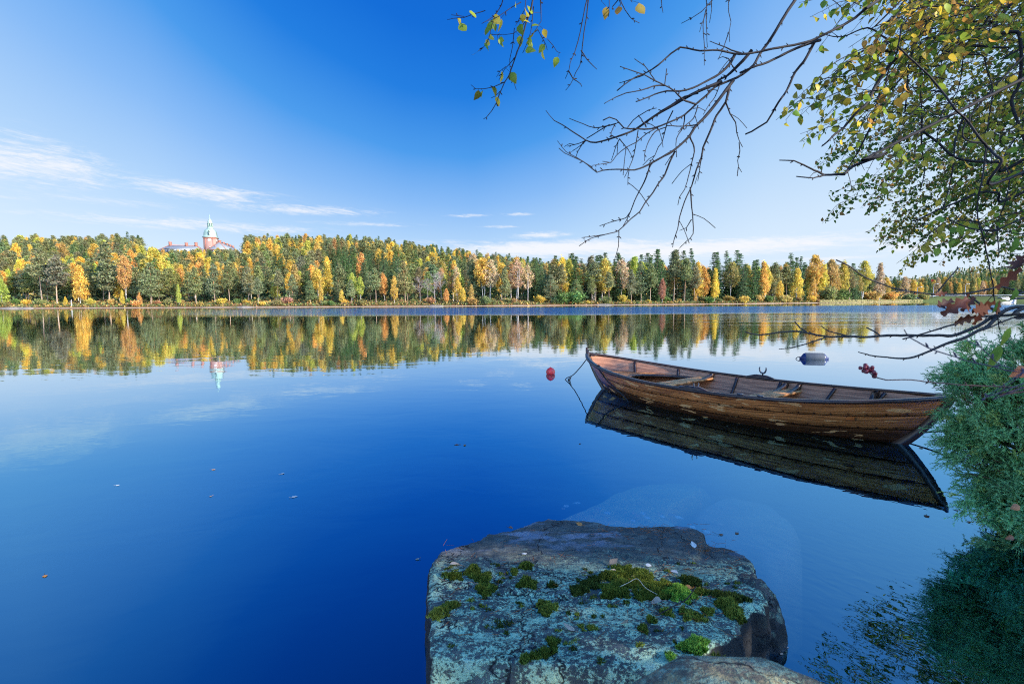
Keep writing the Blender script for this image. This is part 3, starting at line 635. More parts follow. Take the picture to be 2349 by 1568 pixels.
# granite slabs at the left waterline
M_GRAN = simple('shore_granite', (.22, .18, .145), .9, .1, .3, 2.0, .5)
for (xd, w_, lab) in ((28, 4.2, 'pale granite slab at the waterline under the lime birch'), (60, 2.2, 'small pale granite rock right of the large granite slab'), (560, 2.4, 'low pinkish rock at the water below the spire pines'), (1385, 3.0, 'bare pale rock on the headland under the lone pine'), (1000, 2.6, 'flat tan rock at the water under the leafless trees')):
    u = float(ray(xd, 690)[0] / ray(xd, 690)[1]); b = land_point(u, .8); bm = bmesh.new(); bmesh.ops.create_icosphere(bm, subdivisions=3, radius=1)
    P = np.array([v.co for v in bm.verts]); nz = vnoise(P, 1.5, int(xd))
    for v, q in zip(bm.verts, nz): v.co = Vector((v.co.x * w_ * (1 + .3 * q), v.co.y * 1.3 * (1 + .3 * q), v.co.z * .38 * (1 + .4 * q)))
    me = bpy.data.meshes.new('granite_slab'); bm.to_mesh(me); bm.free(); me.materials.append(M_GRAN); tag(link('granite_slab', me, loc=(b[0], b[1], .02)), lab, 'rock')

# ================================================================== BRICK TOWER AND ITS BUILDINGS
M_BRICK = simple('brick_wall', (.34, .195, .155), .9, .1, .18, 3.0, .1); M_SLATE = simple('slate_roof', (.22, .24, .25), .85, .15, .12, 1.2, .05); M_COPPER = simple('green_copper', (.27, .36, .30), .7, .2, .3, .8, .05)
M_REDTILE = simple('red_ridge_tile', (.38, .14, .095), .8, .2, .15, 2.0, 0); M_WIN = simple('window_glass', (.05, .06, .08), .15, .6, .1, 2.0, 0); M_WHITE = simple('white_paint', (.78, .77, .74), .6, .3, .05, 2.0, 0); M_METAL = simple('grey_metal_roof', (.38, .40, .44), .7, .5, .08, 2.0, 0)
RZ = R(15)
tw = at(484, 560, 402.0); GZ = 30.0
T = empty('brick_tower', (tw[0], tw[1], GZ), 'square brick clock tower with a green copper bell roof and spire above the trees', 'tower', rz=RZ)
z = lambda v: v - GZ
b = MB(); b.box((0, 0, z(51.2) / 2), (8.2, 8.2, z(51.2))); sh = b.build('shaft', M_BRICK, T)
b = MB(); b.box((0, 0, z(51.0)), (8.8, 8.8, .5)); b.box((0, -4.15, z(41.8)), (2.4, .5, 1.2)); b.box((-2.6, -4.12, z(46)), (.35, .3, 9)); b.box((2.6, -4.12, z(46)), (.35, .3, 9))
for q in range(9): b.box((-3.6 + .9 * q, -4.16, z(50.4)), (.4, .3, .5))
b.build('cornice', M_REDTILE, T)
for (px, py, rz_) in ((0, -4.13, 0), (4.13, 0, R(90))):
    c = MB(); c.lathe([(0.001, .10), (.95, .10), (1.0, .05), (1.0, 0)], 20); o = c.build('clock_face', M_WHITE, T); o.location = (px, py, z(49.4)); o.rotation_euler = (R(90), 0, rz_)
    hnd = MB(); hnd.box((0, .3, .13), (.09, .65, .03)); hnd.box((.2, 0, .13), (.45, .09, .03)); hnd.build('clock_hands', M_WIN, o)
c = MB(); c.box((0, -4.14, z(43.6)), (.9, .12, 1.7)); c.lathe([(.45, -.06), (.45, .06), (.001, .06)], 14, (0, 0, 0)); cw = c.build('window', M_WIN, T)
r2 = math.sqrt(2)
c = MB(); c.lathe([(x * r2, z(y)) for x, y in ((4.7, 51.3), (4.75, 51.5), (4.2, 52.0), (3.85, 53.0), (3.75, 54.2), (3.6, 55.4), (3.2, 56.6), (2.6, 57.5), (2.1, 58.0), (.01, 58.05))], 4, rot=R(45)); dome = c.build('bell_roof', M_COPPER, T)
c = MB(); c.box((0, -3.9, z(54)), (1.1, .9, 2.2)); c.add(np.array([[-.75, -4.5, z(55.1)], [.75, -4.5, z(55.1)], [0, -4.5, z(56.4)], [-.75, -3, z(55.1)], [.75, -3, z(55.1)], [0, -3, z(56.4)]]), [[0, 1, 4, 3], [1, 2, 5, 4], [2, 0, 3, 5]]); dm = c.build('dormer', M_COPPER, T)
c = MB(); c.box((0, -4.37, z(54)), (.6, .06, 1.6)); c.build('window', M_WIN, dm)
c = MB(); c.lathe([(x, z(y)) for x, y in ((2.3, 58.0), (2.5, 58.5), (2.3, 58.9), (1.9, 59.2), (1.9, 59.5), (.01, 59.5))], 8)
for q in range(8):
    a = q * math.pi / 4 + .39; c.box((1.62 * math.cos(a), 1.62 * math.sin(a), z(60.8)), (.42, .42, 2.7))
c.lathe([(x, z(y)) for x, y in ((1.3, 59.5), (1.0, 62))], 8); c.lathe([(x, z(y)) for x, y in ((.01, 62.0), (2.0, 62.0), (2.1, 62.2), (2.0, 62.45), (.01, 62.5))], 8); c.build('lantern', M_COPPER, T)
c = MB(); c.lathe([(x, z(y)) for x, y in ((1.65, 62.4), (1.65, 63.2), (1.45, 64.2), (1.0, 65.1), (.45, 65.7), (.28, 66.1), (.2, 67.5), (.34, 67.7), (.12, 67.9), (.08, 68.8), (.25, 69.0), (.02, 69.3))], 10); c.build('spire', M_COPPER, T, smooth=True)
def hip_house(name, loc, L, Wd, zb, ze, zr, ridge, label, chim, rz=RZ, axis='x'):
    """L along local x, Wd along local y (axis y swaps them)"""
    H = empty(name, loc, label, 'building', rz=rz); hx, hy = L / 2, Wd / 2; rl = ridge / 2
    b = MB(); b.box((0, 0, (ze + zb) / 2), (L - 1, Wd - 1, ze - zb)); wl = b.build('wall', M_BRICK, H)
    rp = [(-rl, 0, zr), (rl, 0, zr)] if axis == 'x' else [(0, -rl, zr), (0, rl, zr)]
    e = [(-hx, -hy, ze), (hx, -hy, ze), (hx, hy, ze), (-hx, hy, ze)]; V = np.array(e + rp + [(a, b_, ze - .35) for a, b_, _ in e])
    Fq = [[0, 1, 5, 4], [2, 3, 4, 5]] if axis == 'x' else [[1, 2, 5, 4], [3, 0, 4, 5]]; Ft = [[3, 0, 4], [1, 2, 5]] if axis == 'x' else [[0, 1, 4], [2, 3, 5]]
    b = MB(); b.add(V, Fq + [[0, 6, 7, 1], [1, 7, 8, 2], [2, 8, 9, 3], [3, 9, 6, 0], [6, 9, 8, 7]]); n0 = len(V); b.F.setdefault(3, []).append(np.array(Ft)); rf = b.build('roof', M_SLATE, H)
    b = MB(); pr = [(4, 0), (4, 3), (5, 1), (5, 2), (4, 5)] if axis == 'x' else [(4, 0), (4, 1), (5, 2), (5, 3), (4, 5)]
    for i, j in pr: b.tube([V[i] + [0, 0, .12], V[j] + [0, 0, .12]], .2, 6)
    for i in range(4): b.tube([V[i] - [0, 0, .2], V[(i + 1) % 4] - [0, 0, .2]], .15, 5)
    b.build('ridge_tiles', M_REDTILE, rf)
    for (cx, cy, ch) in chim:
        b = MB(); b.box((cx, cy, zr - .8 + ch / 2), (1.6, 1.6, ch)); b.box((cx, cy, zr - .75 + ch), (1.9, 1.9, .4)); b.build('chimney', M_REDTILE, H)
    return H
pl = at(421, 577, 388.0)
H1 = hip_house('slate_roofed_house', (pl[0], pl[1], 0), 31, 15, 29, 38.9, 44.0, 18, 'slate roofed house with three red chimneys left of the clock tower', [(-8.5, 0, 3.0), (2.2, 0, 2.6), (8.6, 0, 2.9)])
b = MB(); b.box((-1.5, -7.2, 39.3), (15.5, 4, 2.4)); an = b.build('annexe', M_METAL, H1); b = MB(); b.box((-1.5, -7.4, 40.7), (16.4, 5, .35)); b.build('flat_roof', M_METAL, an)
for q in range(5): b = MB(); b.box((-7 + 2.8 * q, -9.22, 39.2), (1.1, .08, 1.3)); b.build('window', M_WIN, H1)
pr_ = at(499, 573, 395.0); ca, sa = math.cos(RZ), math.sin(RZ)
H2 = hip_house('long_brick_house', (pr_[0] - sa * 26, pr_[1] + ca * 26, 0), 12.2, 52, 30, 41.9, 48.0, 40, 'long brick house with grey roof and a row of red chimneys right of the tower', [(0, -19, 1.9), (0, -9, 1.6), (0, 1, 1.6), (0, 10, 1.6), (0, 19, 1.6)], axis='y')
for q in range(3): b = MB(); b.box((-3.2 + 3.2 * q, -25.6, 40.3), (1.2, .1, 1.6)); b.build('window', M_WIN, H2)
b = MB(); b.box((-2, -23.6, 44.2), (.9, 1.2, .7)); b.build('roof_hatch', M_REDTILE, H2)

# ================================================================== ROAD BANK, LAMPS, CAR AT THE FAR RIGHT
def dam_pt(xd, d): u = float(ray(xd, 690)[0] / ray(xd, 690)[1]); return u, land_point(u, d)
M_ASPH = simple('asphalt', (.10, .10, .11), .8, .3, .15, 1.0, .1); M_GRASS = simple('bank_grass', (.055, .07, .024), .95, .05, .4, .6, .3)
uu = np.linspace(.775, 1.6, 60); strip = []
for d_ in (9.0, 15.0): Zq = shore(uu) + d_; strip.append(np.stack([uu * Zq, Zq, land_z(uu, np.full(60, d_)) + .12 + .25], 1))
V = np.concatenate(strip); F = np.stack([np.arange(59), np.arange(1, 60), np.arange(61, 120), np.arange(60, 119)], 1); tag(link('road', mesh_np('road', V, F, M_ASPH)), kind='structure')
gb = []
for d_, dz in ((-.3, -.05), (1.0, .45), (6.8, .42), (8.9, .42)): Zq = shore(uu) + d_; gb.append(np.stack([uu * Zq, Zq, land_z(uu, np.full(60, d_)) + dz], 1))
V = np.concatenate(gb); F = np.concatenate([np.stack([np.arange(59) + 60 * k_, np.arange(1, 60) + 60 * k_, np.arange(61, 120) + 60 * k_, np.arange(60, 119) + 60 * k_], 1) for k_ in range(3)]); tag(link('grass_bank', mesh_np('grass_bank', V, F, M_GRASS)), kind='structure')
rl_ = MB(); Zq = shore(uu) + 9.2; zz = land_z(uu, np.full(60, 9.2)) + .4; rl_.tube(np.stack([uu * Zq, Zq, zz + .65], 1), .16, 5)
GRr = empty('guard_rail', (0, 0, 0), 'grey steel guard rail along the lakeside road', 'guard rail'); rl_.build('rail', M_METAL, GRr)
ps = MB()
for q in range(0, 60, 2): ps.tube([[uu[q] * Zq[q], Zq[q] + .1, zz[q] - .1], [uu[q] * Zq[q], Zq[q] + .1, zz[q] + .7]], .07, 4)
ps.build('posts', M_METAL, GRr)
for (xd, hh, lab) in ((2103, 7.2, 'grey street lamp beside the parked blue car'), (2140, 8.5, 'second street lamp along the lakeside road, right of the car'), (2213, 8.5, 'street lamp farthest along the road, among the blurred leaves')):
    u, b0 = dam_pt(xd, 16.5); L_ = empty('street_lamp', (b0[0], b0[1], b0[2]), lab, 'street lamp', 'street lamps along the lakeside road')
    q = MB(); q.tube([[0, 0, 0], [0, 0, hh], [.4, -.2, hh + .3], [1.3, -.5, hh + .4]], [.13, .09, .07, .06], 6); q.build('pole', M_METAL, L_); q = MB(); q.box((1.7, -.6, hh + .38), (1.0, .4, .18)); q.build('lamp_head', M_WHITE, L_)
M_CARB = simple('blue_car_paint', (.03, .06, .18), .25, .6, .05, 2, 0); M_TYRE = simple('tyre_rubber', (.02, .02, .02), .8, .2, .1, 5, 0)
u, b0 = dam_pt(2098, 12.0); K = empty('parked_car', (b0[0], b0[1], b0[2] + .4), 'dark blue car standing at the roadside by the red bush', 'car', rz=R(-35))
prof = [(-2.2, .45), (-2.2, .85), (-1.5, .95), (-.9, 1.42), (.7, 1.45), (1.35, .98), (2.1, .85), (2.2, .45)]
q = MB(); n = len(prof); V = np.array([(x, s * (.85 if zc < 1.2 else .68), zc) for s in (-1, 1) for x, zc in prof]); q.add(V, [[i, (i + 1) % n, n + (i + 1) % n, n + i] for i in range(n)]); q.F.setdefault(n, []).append(np.array([list(range(n)), list(range(2 * n - 1, n - 1, -1))])); q.build('body', M_CARB, K)
q = MB(); q.box((-.1, -.80, 1.18), (1.7, .04, .3)); q.box((-.1, .80, 1.18), (1.7, .04, .3)); q.build('window', M_WIN, K)
for (wx, wy) in ((-1.35, -.8), (-1.35, .8), (1.35, -.8), (1.35, .8)):
    q = MB(); q.tube([[wx, wy - .1, .33], [wx, wy + .1, .33]], .33, 12); q.build('wheel', M_TYRE, K)
u, b0 = dam_pt(2311, 1.2); q = MB(); q.add(np.array([[-5, 0, 2.2], [5, 0, 2.2], [2.8, -1, 0], [-1.5, -1, 0], [-5, 3, 2.3], [5, 3, 2.3]]), [[0, 3, 2, 1], [0, 1, 5, 4]]); q.box((3.9, -.9, .9), (1.6, .5, 2.6)); q.box((-2.5, -.3, 2.35), (9, .6, .3))
tag(q.build('culvert', simple('pale_concrete', (.62, .56, .52), .8, .2, .1, 1, .1), loc=(b0[0], b0[1], -.1)), 'pale concrete culvert mouth in the grass bank', 'culvert')
T_(2121, 668, 'shrub', 'ochre', 'round yellow bush by the reeds at the end of the lake', 3, 1.1, 0, 'shrub')
T_(2088, 672, 'shrub', 'olive', 'olive bush by the reeds left of the road bank', 3, 1.3, 1, 'shrub')
T_(2097, 671, 'shrub', 'red', 'bright red bush behind the blue car', 20, .8, 2, 'shrub')
T_(2043, 668, 'shrub', 'gold', 'golden willow bush at the lake end under the leaves', 3, 1.4, 3, 'shrub')
T_(2000, 664, 'shrub', 'ochre', 'ochre alder bush at the tip of the point', 3, 1.3, 0, 'shrub')
# far blue hills with a wood on them
A, B = np.meshgrid(np.linspace(-.1, 1.7, 50), np.linspace(520, 1500, 30), indexing='ij')
hh = 44 * np.clip((A - .55) / .35, 0, 1) * np.clip((B - 520) / 420, 0, 1) ** 1.2 * (1 + .15 * np.sin(A * 9)) - 1
tag(link('far_hill', mesh_np('far_hill', np.stack([(A * B).ravel(), B.ravel(), hh.ravel()], 1), grid_faces(*A.shape), M_LAND, smooth=True)), kind='structure')
n = 2600; ua = rng.uniform(.6, 1.25, n); Zb = rng.uniform(530, 960, n); hb_ = 44 * np.clip((ua - .55) / .35, 0, 1) * np.clip((Zb - 520) / 420, 0, 1) ** 1.2 * (1 + .15 * np.sin(ua * 9)) - 1
fb = MB(); k_ = 16; th = rng.uniform(8, 14, n); t = rng.uniform(0, 1, (n, k_)); an = rng.uniform(0, 6.28, (n, k_)); rr = (1 - t) * 2.6 * rng.uniform(.3, 1, (n, k_))
Cc = np.stack([(ua * Zb)[:, None] + rr * np.cos(an), Zb[:, None] + rr * np.sin(an), hb_[:, None] + t * th[:, None]], -1).reshape(-1, 3); V, F = quads(Cc, 2.2, (0, -.2, .5), .8)
pal = np.array([COLR['spruce'], COLR['spruce2'], COLR['pine2'], COLR['spruce'], COLR['ochre']]); fb.add(V, F, np.repeat(np.repeat(pal[rng.integers(0, 5, n)], k_, 0) * rng.uniform(.7, 1.2, (n * k_, 1)), 4, 0))
tag(fb.build('far_wood', M_HEATH), 'dark far-off wood covering the low hill beyond the road', None, kind='stuff')
# ================================================================== ROWING BOAT (double-ended, clinker built)
def wood(name, dark, light, rough=.32, along=(1, 1, 1), patch=0.0, nails=False, spec=.5, grain=34.0, fs=14.0):
    """varnished pine: grain runs along UV.x; PATCH gives worn bare spots"""
    m, N = mat(name); uv = N.n('ShaderNodeUVMap', uv_map='UVMap').outputs[0]; ux, uy, _ = N.sep(uv)
    P = N.n('ShaderNodeTexCoord').outputs['Object']
    wob = N.noise(N.xyz(N.m('MULTIPLY', ux, 1.6), N.m('MULTIPLY', uy, 4.0), 0.0), 1.0, 3, .5)
    gr = N.m('SINE', N.m('MULTIPLY', N.m('ADD', N.m('MULTIPLY', uy, grain), N.m('MULTIPLY', wob, grain * .8)), 2.2))
    fine = N.noise(N.xyz(N.m('MULTIPLY', ux, 2.2), N.m('MULTIPLY', uy, fs), 0.0), 1.0, 4, .6)
    g = N.m('ADD', N.m('MULTIPLY', gr, .15), N.m('ADD', N.m('MULTIPLY', fine, .75), .12))
    c = N.ramp(g, [(.2, dark), (.8, light)])
    st = N.noise(N.xyz(N.m('MULTIPLY', ux, 1.3), N.m('MULTIPLY', uy, 6.0), 5.0), 1.0, 5, .6)
    c = N.mix(N.sstep(st, .50, .72), c, N.vm('SCALE', c, scale=.35))
    if nails:   # shadow-dark seam where one strake laps the next
        fy0 = N.m('FRACT', uy); c = N.mix(N.m('MULTIPLY', N.sstep(fy0, .085, .03), .85), c, (.012, .007, .005)); c = N.mix(N.m('MULTIPLY', N.sstep(N.m('ADD', uy, N.m('MULTIPLY', st, .7)), 4.1, 2.85), .88), c, (.010, .007, .006))
    r = N.m('ADD', rough, N.m('MULTIPLY', fine, .15))
    if patch:
        pn = N.noise(N.xyz(N.m('MULTIPLY', ux, 3.4), N.m('MULTIPLY', uy, 2.6), 2.0), 1.0, 3, .5, .3)
        pk = N.sstep(pn, patch, patch + .02); c = N.mix(pk, c, N.mix(fine, (.70, .28, .08), (.98, .50, .18))); r = N.m('ADD', r, N.m('MULTIPLY', pk, .3))
    if nails:
        fx = N.m('FRACT', N.m('MULTIPLY', ux, 7.0)); fy = N.m('FRACT', uy)
        dx = N.m('MULTIPLY', N.m('SUBTRACT', fx, .5), .143); dy = N.m('MULTIPLY', N.m('SUBTRACT', fy, .13), .16)
        dd = N.m('SQRT', N.m('ADD', N.m('MULTIPLY', dx, dx), N.m('MULTIPLY', dy, dy)))
        c = N.mix(N.sstep(dd, .008, .004), c, (.012, .012, .014))
        c = N.mix(N.m('MULTIPLY', N.sstep(dd, .022, .008), .4), c, (.02, .012, .01))
    p = principled(N, c, r, spec, bump(N, fine, .12, .004)); N.t.links.new(p.outputs[0], N.out.inputs[0]); return m
M_HULL = wood('varnished_hull', (.21, .060, .014), (.90, .30, .075), .24, patch=.60, nails=True, grain=13.0)
M_INNER = wood('inner_planks', (.27, .11, .055), (.68, .31, .16), .42, spec=.35, grain=9.0)
M_DARKW = wood('dark_oiled_wood', (.022, .012, .009), (.10, .048, .028), .24, fs=50.0)
M_THWART = wood('thwart_wood', (.30, .12, .04), (.82, .38, .14), .48, fs=50.0, spec=.25)
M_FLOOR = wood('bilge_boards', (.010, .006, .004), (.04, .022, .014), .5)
M_IRON = simple('galvanised_iron', (.10, .11, .13), .45, .5, .2, 20, .1, .6)
BOW = ground(1349, 885.5); STERN = ground(2172, 1037)
BOWP = np.array([BOW[0], BOW[1]]); STP = np.array([STERN[0], STERN[1]])
LB = float(np.linalg.norm(STP - BOWP)); ang = math.atan2(STP[1] - BOWP[1], STP[0] - BOWP[0]); MID = (BOWP + STP) / 2
print('BOAT', LB, math.degrees(ang), MID)
BO = empty('rowing_boat', (MID[0], MID[1], 0), 'varnished brown clinker rowing boat lying on the still lake, pointed at both ends', 'boat', rz=ang)
HL = LB / 2; KEEL, BEAM, NS, NP = -.17, .80, 64, 5
def stem_x(g, end): return (-1 if end == 0 else 1) * (HL - (.78 if end == 0 else .80) * (1 - g ** .78))
def sheer(s):
    q = 2 * s - 1; return .385 + np.where(q < 0, .20, .17) * np.abs(q) ** 2.3
def fullness(s, g):
    e = 1.75 + .9 * g; w = 1 - np.abs(2 * s - 1) ** e; return np.clip(w, 0, 1) ** (1.05 - .25 * g)
def hull(s, g, side, off=0.0):
    """a point of the hull skin; s bow..stern, g keel..sheer, off pushes outward"""
    s = np.asarray(s, float); g = np.asarray(g, float) + 0 * s; x0, x1 = stem_x(g, 0), stem_x(g, 1)
    x = x0 + s * (x1 - x0); b = BEAM * g ** .60; y = b * fullness(s, g)
    z = KEEL + (sheer(s) - KEEL) * g ** 1.55
    y = y + off * np.clip(np.sin(math.pi * s) * 4, .15, 1)
    return np.stack([x, side * y, z], -1)
def grid_mesh(rows, uvs, mb_uv, closed=False):
    pass
def sheet(P, UV):
    """P (n,m,3), UV (n,m,2) -> verts, faces, uv"""
    n, m_ = P.shape[:2]; return P.reshape(-1, 3), grid_faces(n, m_), UV.reshape(-1, 2)
class UVM:
    def __init__(s): s.V = []; s.F = []; s.U = []; s.n = 0
    def add(s, V, F, U): s.V.append(V); s.F.append(np.asarray(F) + s.n); s.U.append(U); s.n += len(V)
    def build(s, name, m, parent, smooth=False): return link(name, mesh_np(name, np.concatenate(s.V), [np.concatenate(s.F)], m, None, smooth, np.concatenate(s.U)), parent)
    def sweep(s, path, prof, upv=None, su=1.0):
        """rectangle/polygon PROF (k,2) swept along PATH; profile x = sideways, y = up"""
        path = np.asarray(path, float); n = len(path); T = np.gradient(path, axis=0); T /= np.linalg.norm(T, axis=1)[:, None]
        upv = np.tile([0, 0, 1.0], (n, 1)) if upv is None else np.asarray(upv, float)
        Sd = np.cross(T, upv); Sd /= np.linalg.norm(Sd, axis=1)[:, None] + 1e-9; Uq = np.cross(Sd, T)
        prof = np.asarray(prof, float); prof = prof[None] if prof.ndim == 2 else prof
        k = prof.shape[1]; P = path[:, None] + prof[..., :1] * Sd[:, None] + prof[..., 1:] * Uq[:, None]
        L = np.concatenate([[0], np.cumsum(np.linalg.norm(np.diff(path, axis=0), axis=1))]) * su
        P = np.concatenate([P, P[:, :1]], 1); per = np.linspace(0, .22, k + 1); UV = np.stack([np.repeat(L[:, None], k + 1, 1), np.repeat(per[None], n, 0)], -1)
        s.add(*sheet(P, UV))
        if k == 4:
            b = s.n - n * (k + 1); s.F.append(np.array([[b, b + 1, b + 2, b + 3], [b + (n - 1) * 5 + 3, b + (n - 1) * 5 + 2, b + (n - 1) * 5 + 1, b + (n - 1) * 5]]))
    def plank(s, outline, z0, z1, su=1.0):
        """flat board from a quad strip outline: left (n,2), right (n,2)"""
        Lf, Rt = [np.asarray(a, float) for a in outline]; n = len(Lf)
        ring = np.stack([np.c_[Lf, np.full(n, z1)], np.c_[Rt, np.full(n, z1)], np.c_[Rt, np.full(n, z0)], np.c_[Lf, np.full(n, z0)], np.c_[Lf, np.full(n, z1)]], 1)
        UV = np.stack([ring[..., 0] * su + .37 * len(s.V), ring[..., 1]], -1); s.add(*sheet(ring, UV))
        b = s.n - n * 5; s.F.append(np.array([[b + 3, b + 2, b + 1, b], [b + (n - 1) * 5, b + (n - 1) * 5 + 1, b + (n - 1) * 5 + 2, b + (n - 1) * 5 + 3]]))
sv = .5 - .5 * np.cos(np.linspace(0, math.pi, NS)); TH = .013
out_, inn_ = UVM(), UVM(); ge = np.array([0, .20, .42, .63, .82, 1.0])
for side in (-1, 1):
    for k in range(NP):
        gs = np.linspace(ge[k] - (.018 if k else 0), ge[k + 1], 5); offs = np.linspace(.016 if k else 0, .001, 5); rows = []; uvr = []
        for gq, of in zip(gs, offs):
            rows.append(hull(sv, gq, side, of)); uvr.append(np.stack([rows[-1][:, 0] + .9 * k + 3 * side, np.full(NS, k + (gq - gs[0]) / (gs[-1] - gs[0]) * .98)], -1))
        lip = hull(sv, gs[0], side, -.002); P = np.stack([lip] + rows, 1); UV = np.stack([uvr[0]] + uvr, 1); UV[..., 1] = UV[..., 1]
        V, F, U_ = sheet(P, UV); out_.add(V, F if side > 0 else F[:, ::-1], U_)
    gi = np.linspace(0, 1, 22); P = np.stack([hull(sv, gq, side, -TH - .004 * ((gq * 5) % 1)) for gq in gi], 1)
    UV = np.stack([np.stack([P[:, j, 0] + 7 + side, np.full(NS, gi[j] * 5)], -1) for j in range(22)], 1); V, F, U_ = sheet(P, UV); inn_.add(V, F[:, ::-1] if side > 0 else F, U_)
# nails need v=0..1 per strake, grain needs metres: keep strake numbering in v
HULLO = out_.build('hull', M_HULL, BO, True); inn_.build('inner_planking', M_INNER, BO, True)
# stems and keel: one curved timber at either end
for end in (0, 1):
    gq = np.linspace(0, 1.0, 26); x = stem_x(gq, end); z_ = KEEL + (float(sheer(np.array(float(end)))) - KEEL) * gq ** 1.55; sg = -1 if end == 0 else 1
    Pth = np.stack([x + sg * .012, 0 * x, z_], 1); tip = [[x[-1] + sg * .030, 0, z_[-1] + .045], [x[-1] + sg * .048, 0, z_[-1] + .095]] if end == 0 else [[x[-1] + sg * .03, 0, z_[-1] + .04]]
    Pth = np.concatenate([Pth, tip]); n = len(Pth); w = np.full(n, .026); dp = np.full(n, .045) if end == 0 else np.linspace(.075, .045, n)
    w[-3:] = [.024, .020, .010][-3:]; dp[-3:] = [.045, .03, .012]
    u = UVM(); upv = np.tile([-sg * .8, 0, .6], (n, 1)); prof = np.stack([np.stack([-w, -dp], 1), np.stack([w, -dp], 1), np.stack([w, dp * .5], 1), np.stack([-w, dp * .5], 1)], 1)
    prof[:, :2, 0] *= .45; u.sweep(Pth, prof, upv); o = u.build('stem_post', M_DARKW if end == 0 else M_DARKW, BO)
u = UVM(); xk = np.linspace(-HL + .78, HL - .80, 24); u.sweep(np.stack([xk, 0 * xk, np.full(24, KEEL - .02)], 1), [[-.02, -.05], [.02, -.05], [.02, .03], [-.02, .03]]); u.build('keel', M_DARKW, BO)
# gunwales: dark rub rail outside, cap on top
for side in (-1, 1):
    pth = hull(sv[1:-1], 1.0, side, .0); u = UVM(); q = pth.copy(); q[:, 2] -= .006
    u.sweep(q, np.array([[-.030, -.022], [.026, -.022], [.030, .014], [-.034, .014]]) * 1.0); u.build('gunwale', M_DARKW, BO)
# ribs
RIBS = [.13, .275, .47, .60, .745, .865]
for s_ in RIBS:
    for side in (-1, 1):
        gq = np.linspace(.12, .97, 16); pth = np.array([hull(s_, g_, side, -TH - .018) for g_ in gq]); inw = np.tile([0, -side, .6], (16, 1))
        u = UVM(); u.sweep(pth, [[-.018, -.02], [.018, -.02], [.015, .018], [-.015, .018]], inw); u.build('rib', M_DARKW, BO)
def half_b(x, z_):
    """inside half-width at boat x, height z"""
    best = None; gq = np.linspace(.05, 1, 60); x0, x1 = stem_x(gq, 0), stem_x(gq, 1); s_ = np.clip((x - x0) / (x1 - x0), 0, 1); P = hull(s_, gq, 1, -TH)
    return max(.0, float(np.interp(z_, P[:, 2], P[:, 1])))
# floor boards
for k in range(7):      # bottom boards lie just above the waterline, cut to the hull's curve
    y0 = -.52 + .149 * k; xs_ = np.linspace(-1.95, 1.95, 40); hbx = np.array([half_b(x, .022) + .006 for x in xs_]); Lf, Rt = np.maximum(y0, -hbx), np.minimum(y0 + .145, hbx); ok = Rt - Lf > .004
    if ok.sum() < 3: continue
    u = UVM(); u.plank((np.stack([xs_[ok], Lf[ok]], 1), np.stack([xs_[ok], Rt[ok]], 1)), .006 + .002 * (k % 2), .024 + .002 * (k % 2)); u.build('floor_board', M_FLOOR, BO)
# thwarts with knees
def thwart(s_, wd, z_, kn):
    xc = -HL + s_ * LB; ys = np.linspace(-1, 1, 14); hbm = half_b(xc, z_) - .004
    Lf = np.stack([np.full(14, xc - wd / 2), ys * hbm], 1); Rt = np.stack([np.full(14, xc + wd / 2), ys * hbm], 1)
    ring = np.stack([np.c_[Lf, np.full(14, z_)], np.c_[Rt, np.full(14, z_)], np.c_[Rt, np.full(14, z_ - .028)], np.c_[Lf, np.full(14, z_ - .028)], np.c_[Lf, np.full(14, z_)]], 1)
    u = UVM(); UV = np.stack([ring[..., 1] + s_ * 3, ring[..., 0]], -1); V, F, U_ = sheet(ring, UV); u.add(V, F[:, ::-1], U_); th = u.build('thwart', M_THWART, BO)
    for side in (-1, 1):
        for dx in kn:
            hz_ = float(sheer(np.array(s_))) - .012; zz = np.linspace(0, 1, 9); arm = .30
            yo = [(half_b(xc + dx, z_ + t * (hz_ - z_)) - .006) for t in zz]; yi = [half_b(xc, z_) - .006 - arm * (1 - t) ** 2.2 - .04 for t in zz]
            P = np.array([[[xc + dx - .019, side * yo[i], z_ + t * (hz_ - z_)], [xc + dx + .019, side * yo[i], z_ + t * (hz_ - z_)], [xc + dx + .019, side * yi[i], z_ + t * (hz_ - z_)], [xc + dx - .019, side * yi[i], z_ + t * (hz_ - z_)], [xc + dx - .019, side * yo[i], z_ + t * (hz_ - z_)]] for i, t in enumerate(zz)])
            u = UVM(); UV = np.stack([P[..., 2] * 1.0, P[..., 1]], -1); V, F, U_ = sheet(P, UV); u.add(V, F, U_); u.build('knee', M_DARKW, BO)
thwart(.375, .24, .318, (.09,)); thwart(.635, .25, .305, (-.085, .085)); thwart(.845, .20, .275, (0,))
# bow bench with its curved cut-out
zb_ = .30; xa, xm, xc_ = -HL + .33, -HL + .20 * LB, -HL + .352 * LB; xs_ = np.linspace(xa, xm, 22)
u = UVM(); hb = np.array([half_b(x, zb_) - .003 for x in xs_]); Lf = np.stack([xs_, -hb], 1); Rt = np.stack([xs_, hb], 1); u.plank((Lf, Rt), zb_ - .022, zb_)
for side in (-1, 1):
    xs2 = np.linspace(xm - .004, xc_, 20); hb2 = np.array([half_b(x, zb_) - .003 for x in xs2]); t = (xs2 - xm) / (xc_ - xm); inner = np.minimum(hb2 - .02, (hb2 - .155) * np.sqrt(np.clip(1 - (1 - t) ** 2.4, 0, 1)))
    u.plank((np.stack([xs2, side * inner], 1), np.stack([xs2, side * hb2], 1)) if side > 0 else (np.stack([xs2, -hb2], 1), np.stack([xs2, -inner], 1)), zb_ - .022, zb_)
u.build('bow_bench', M_THWART, BO)
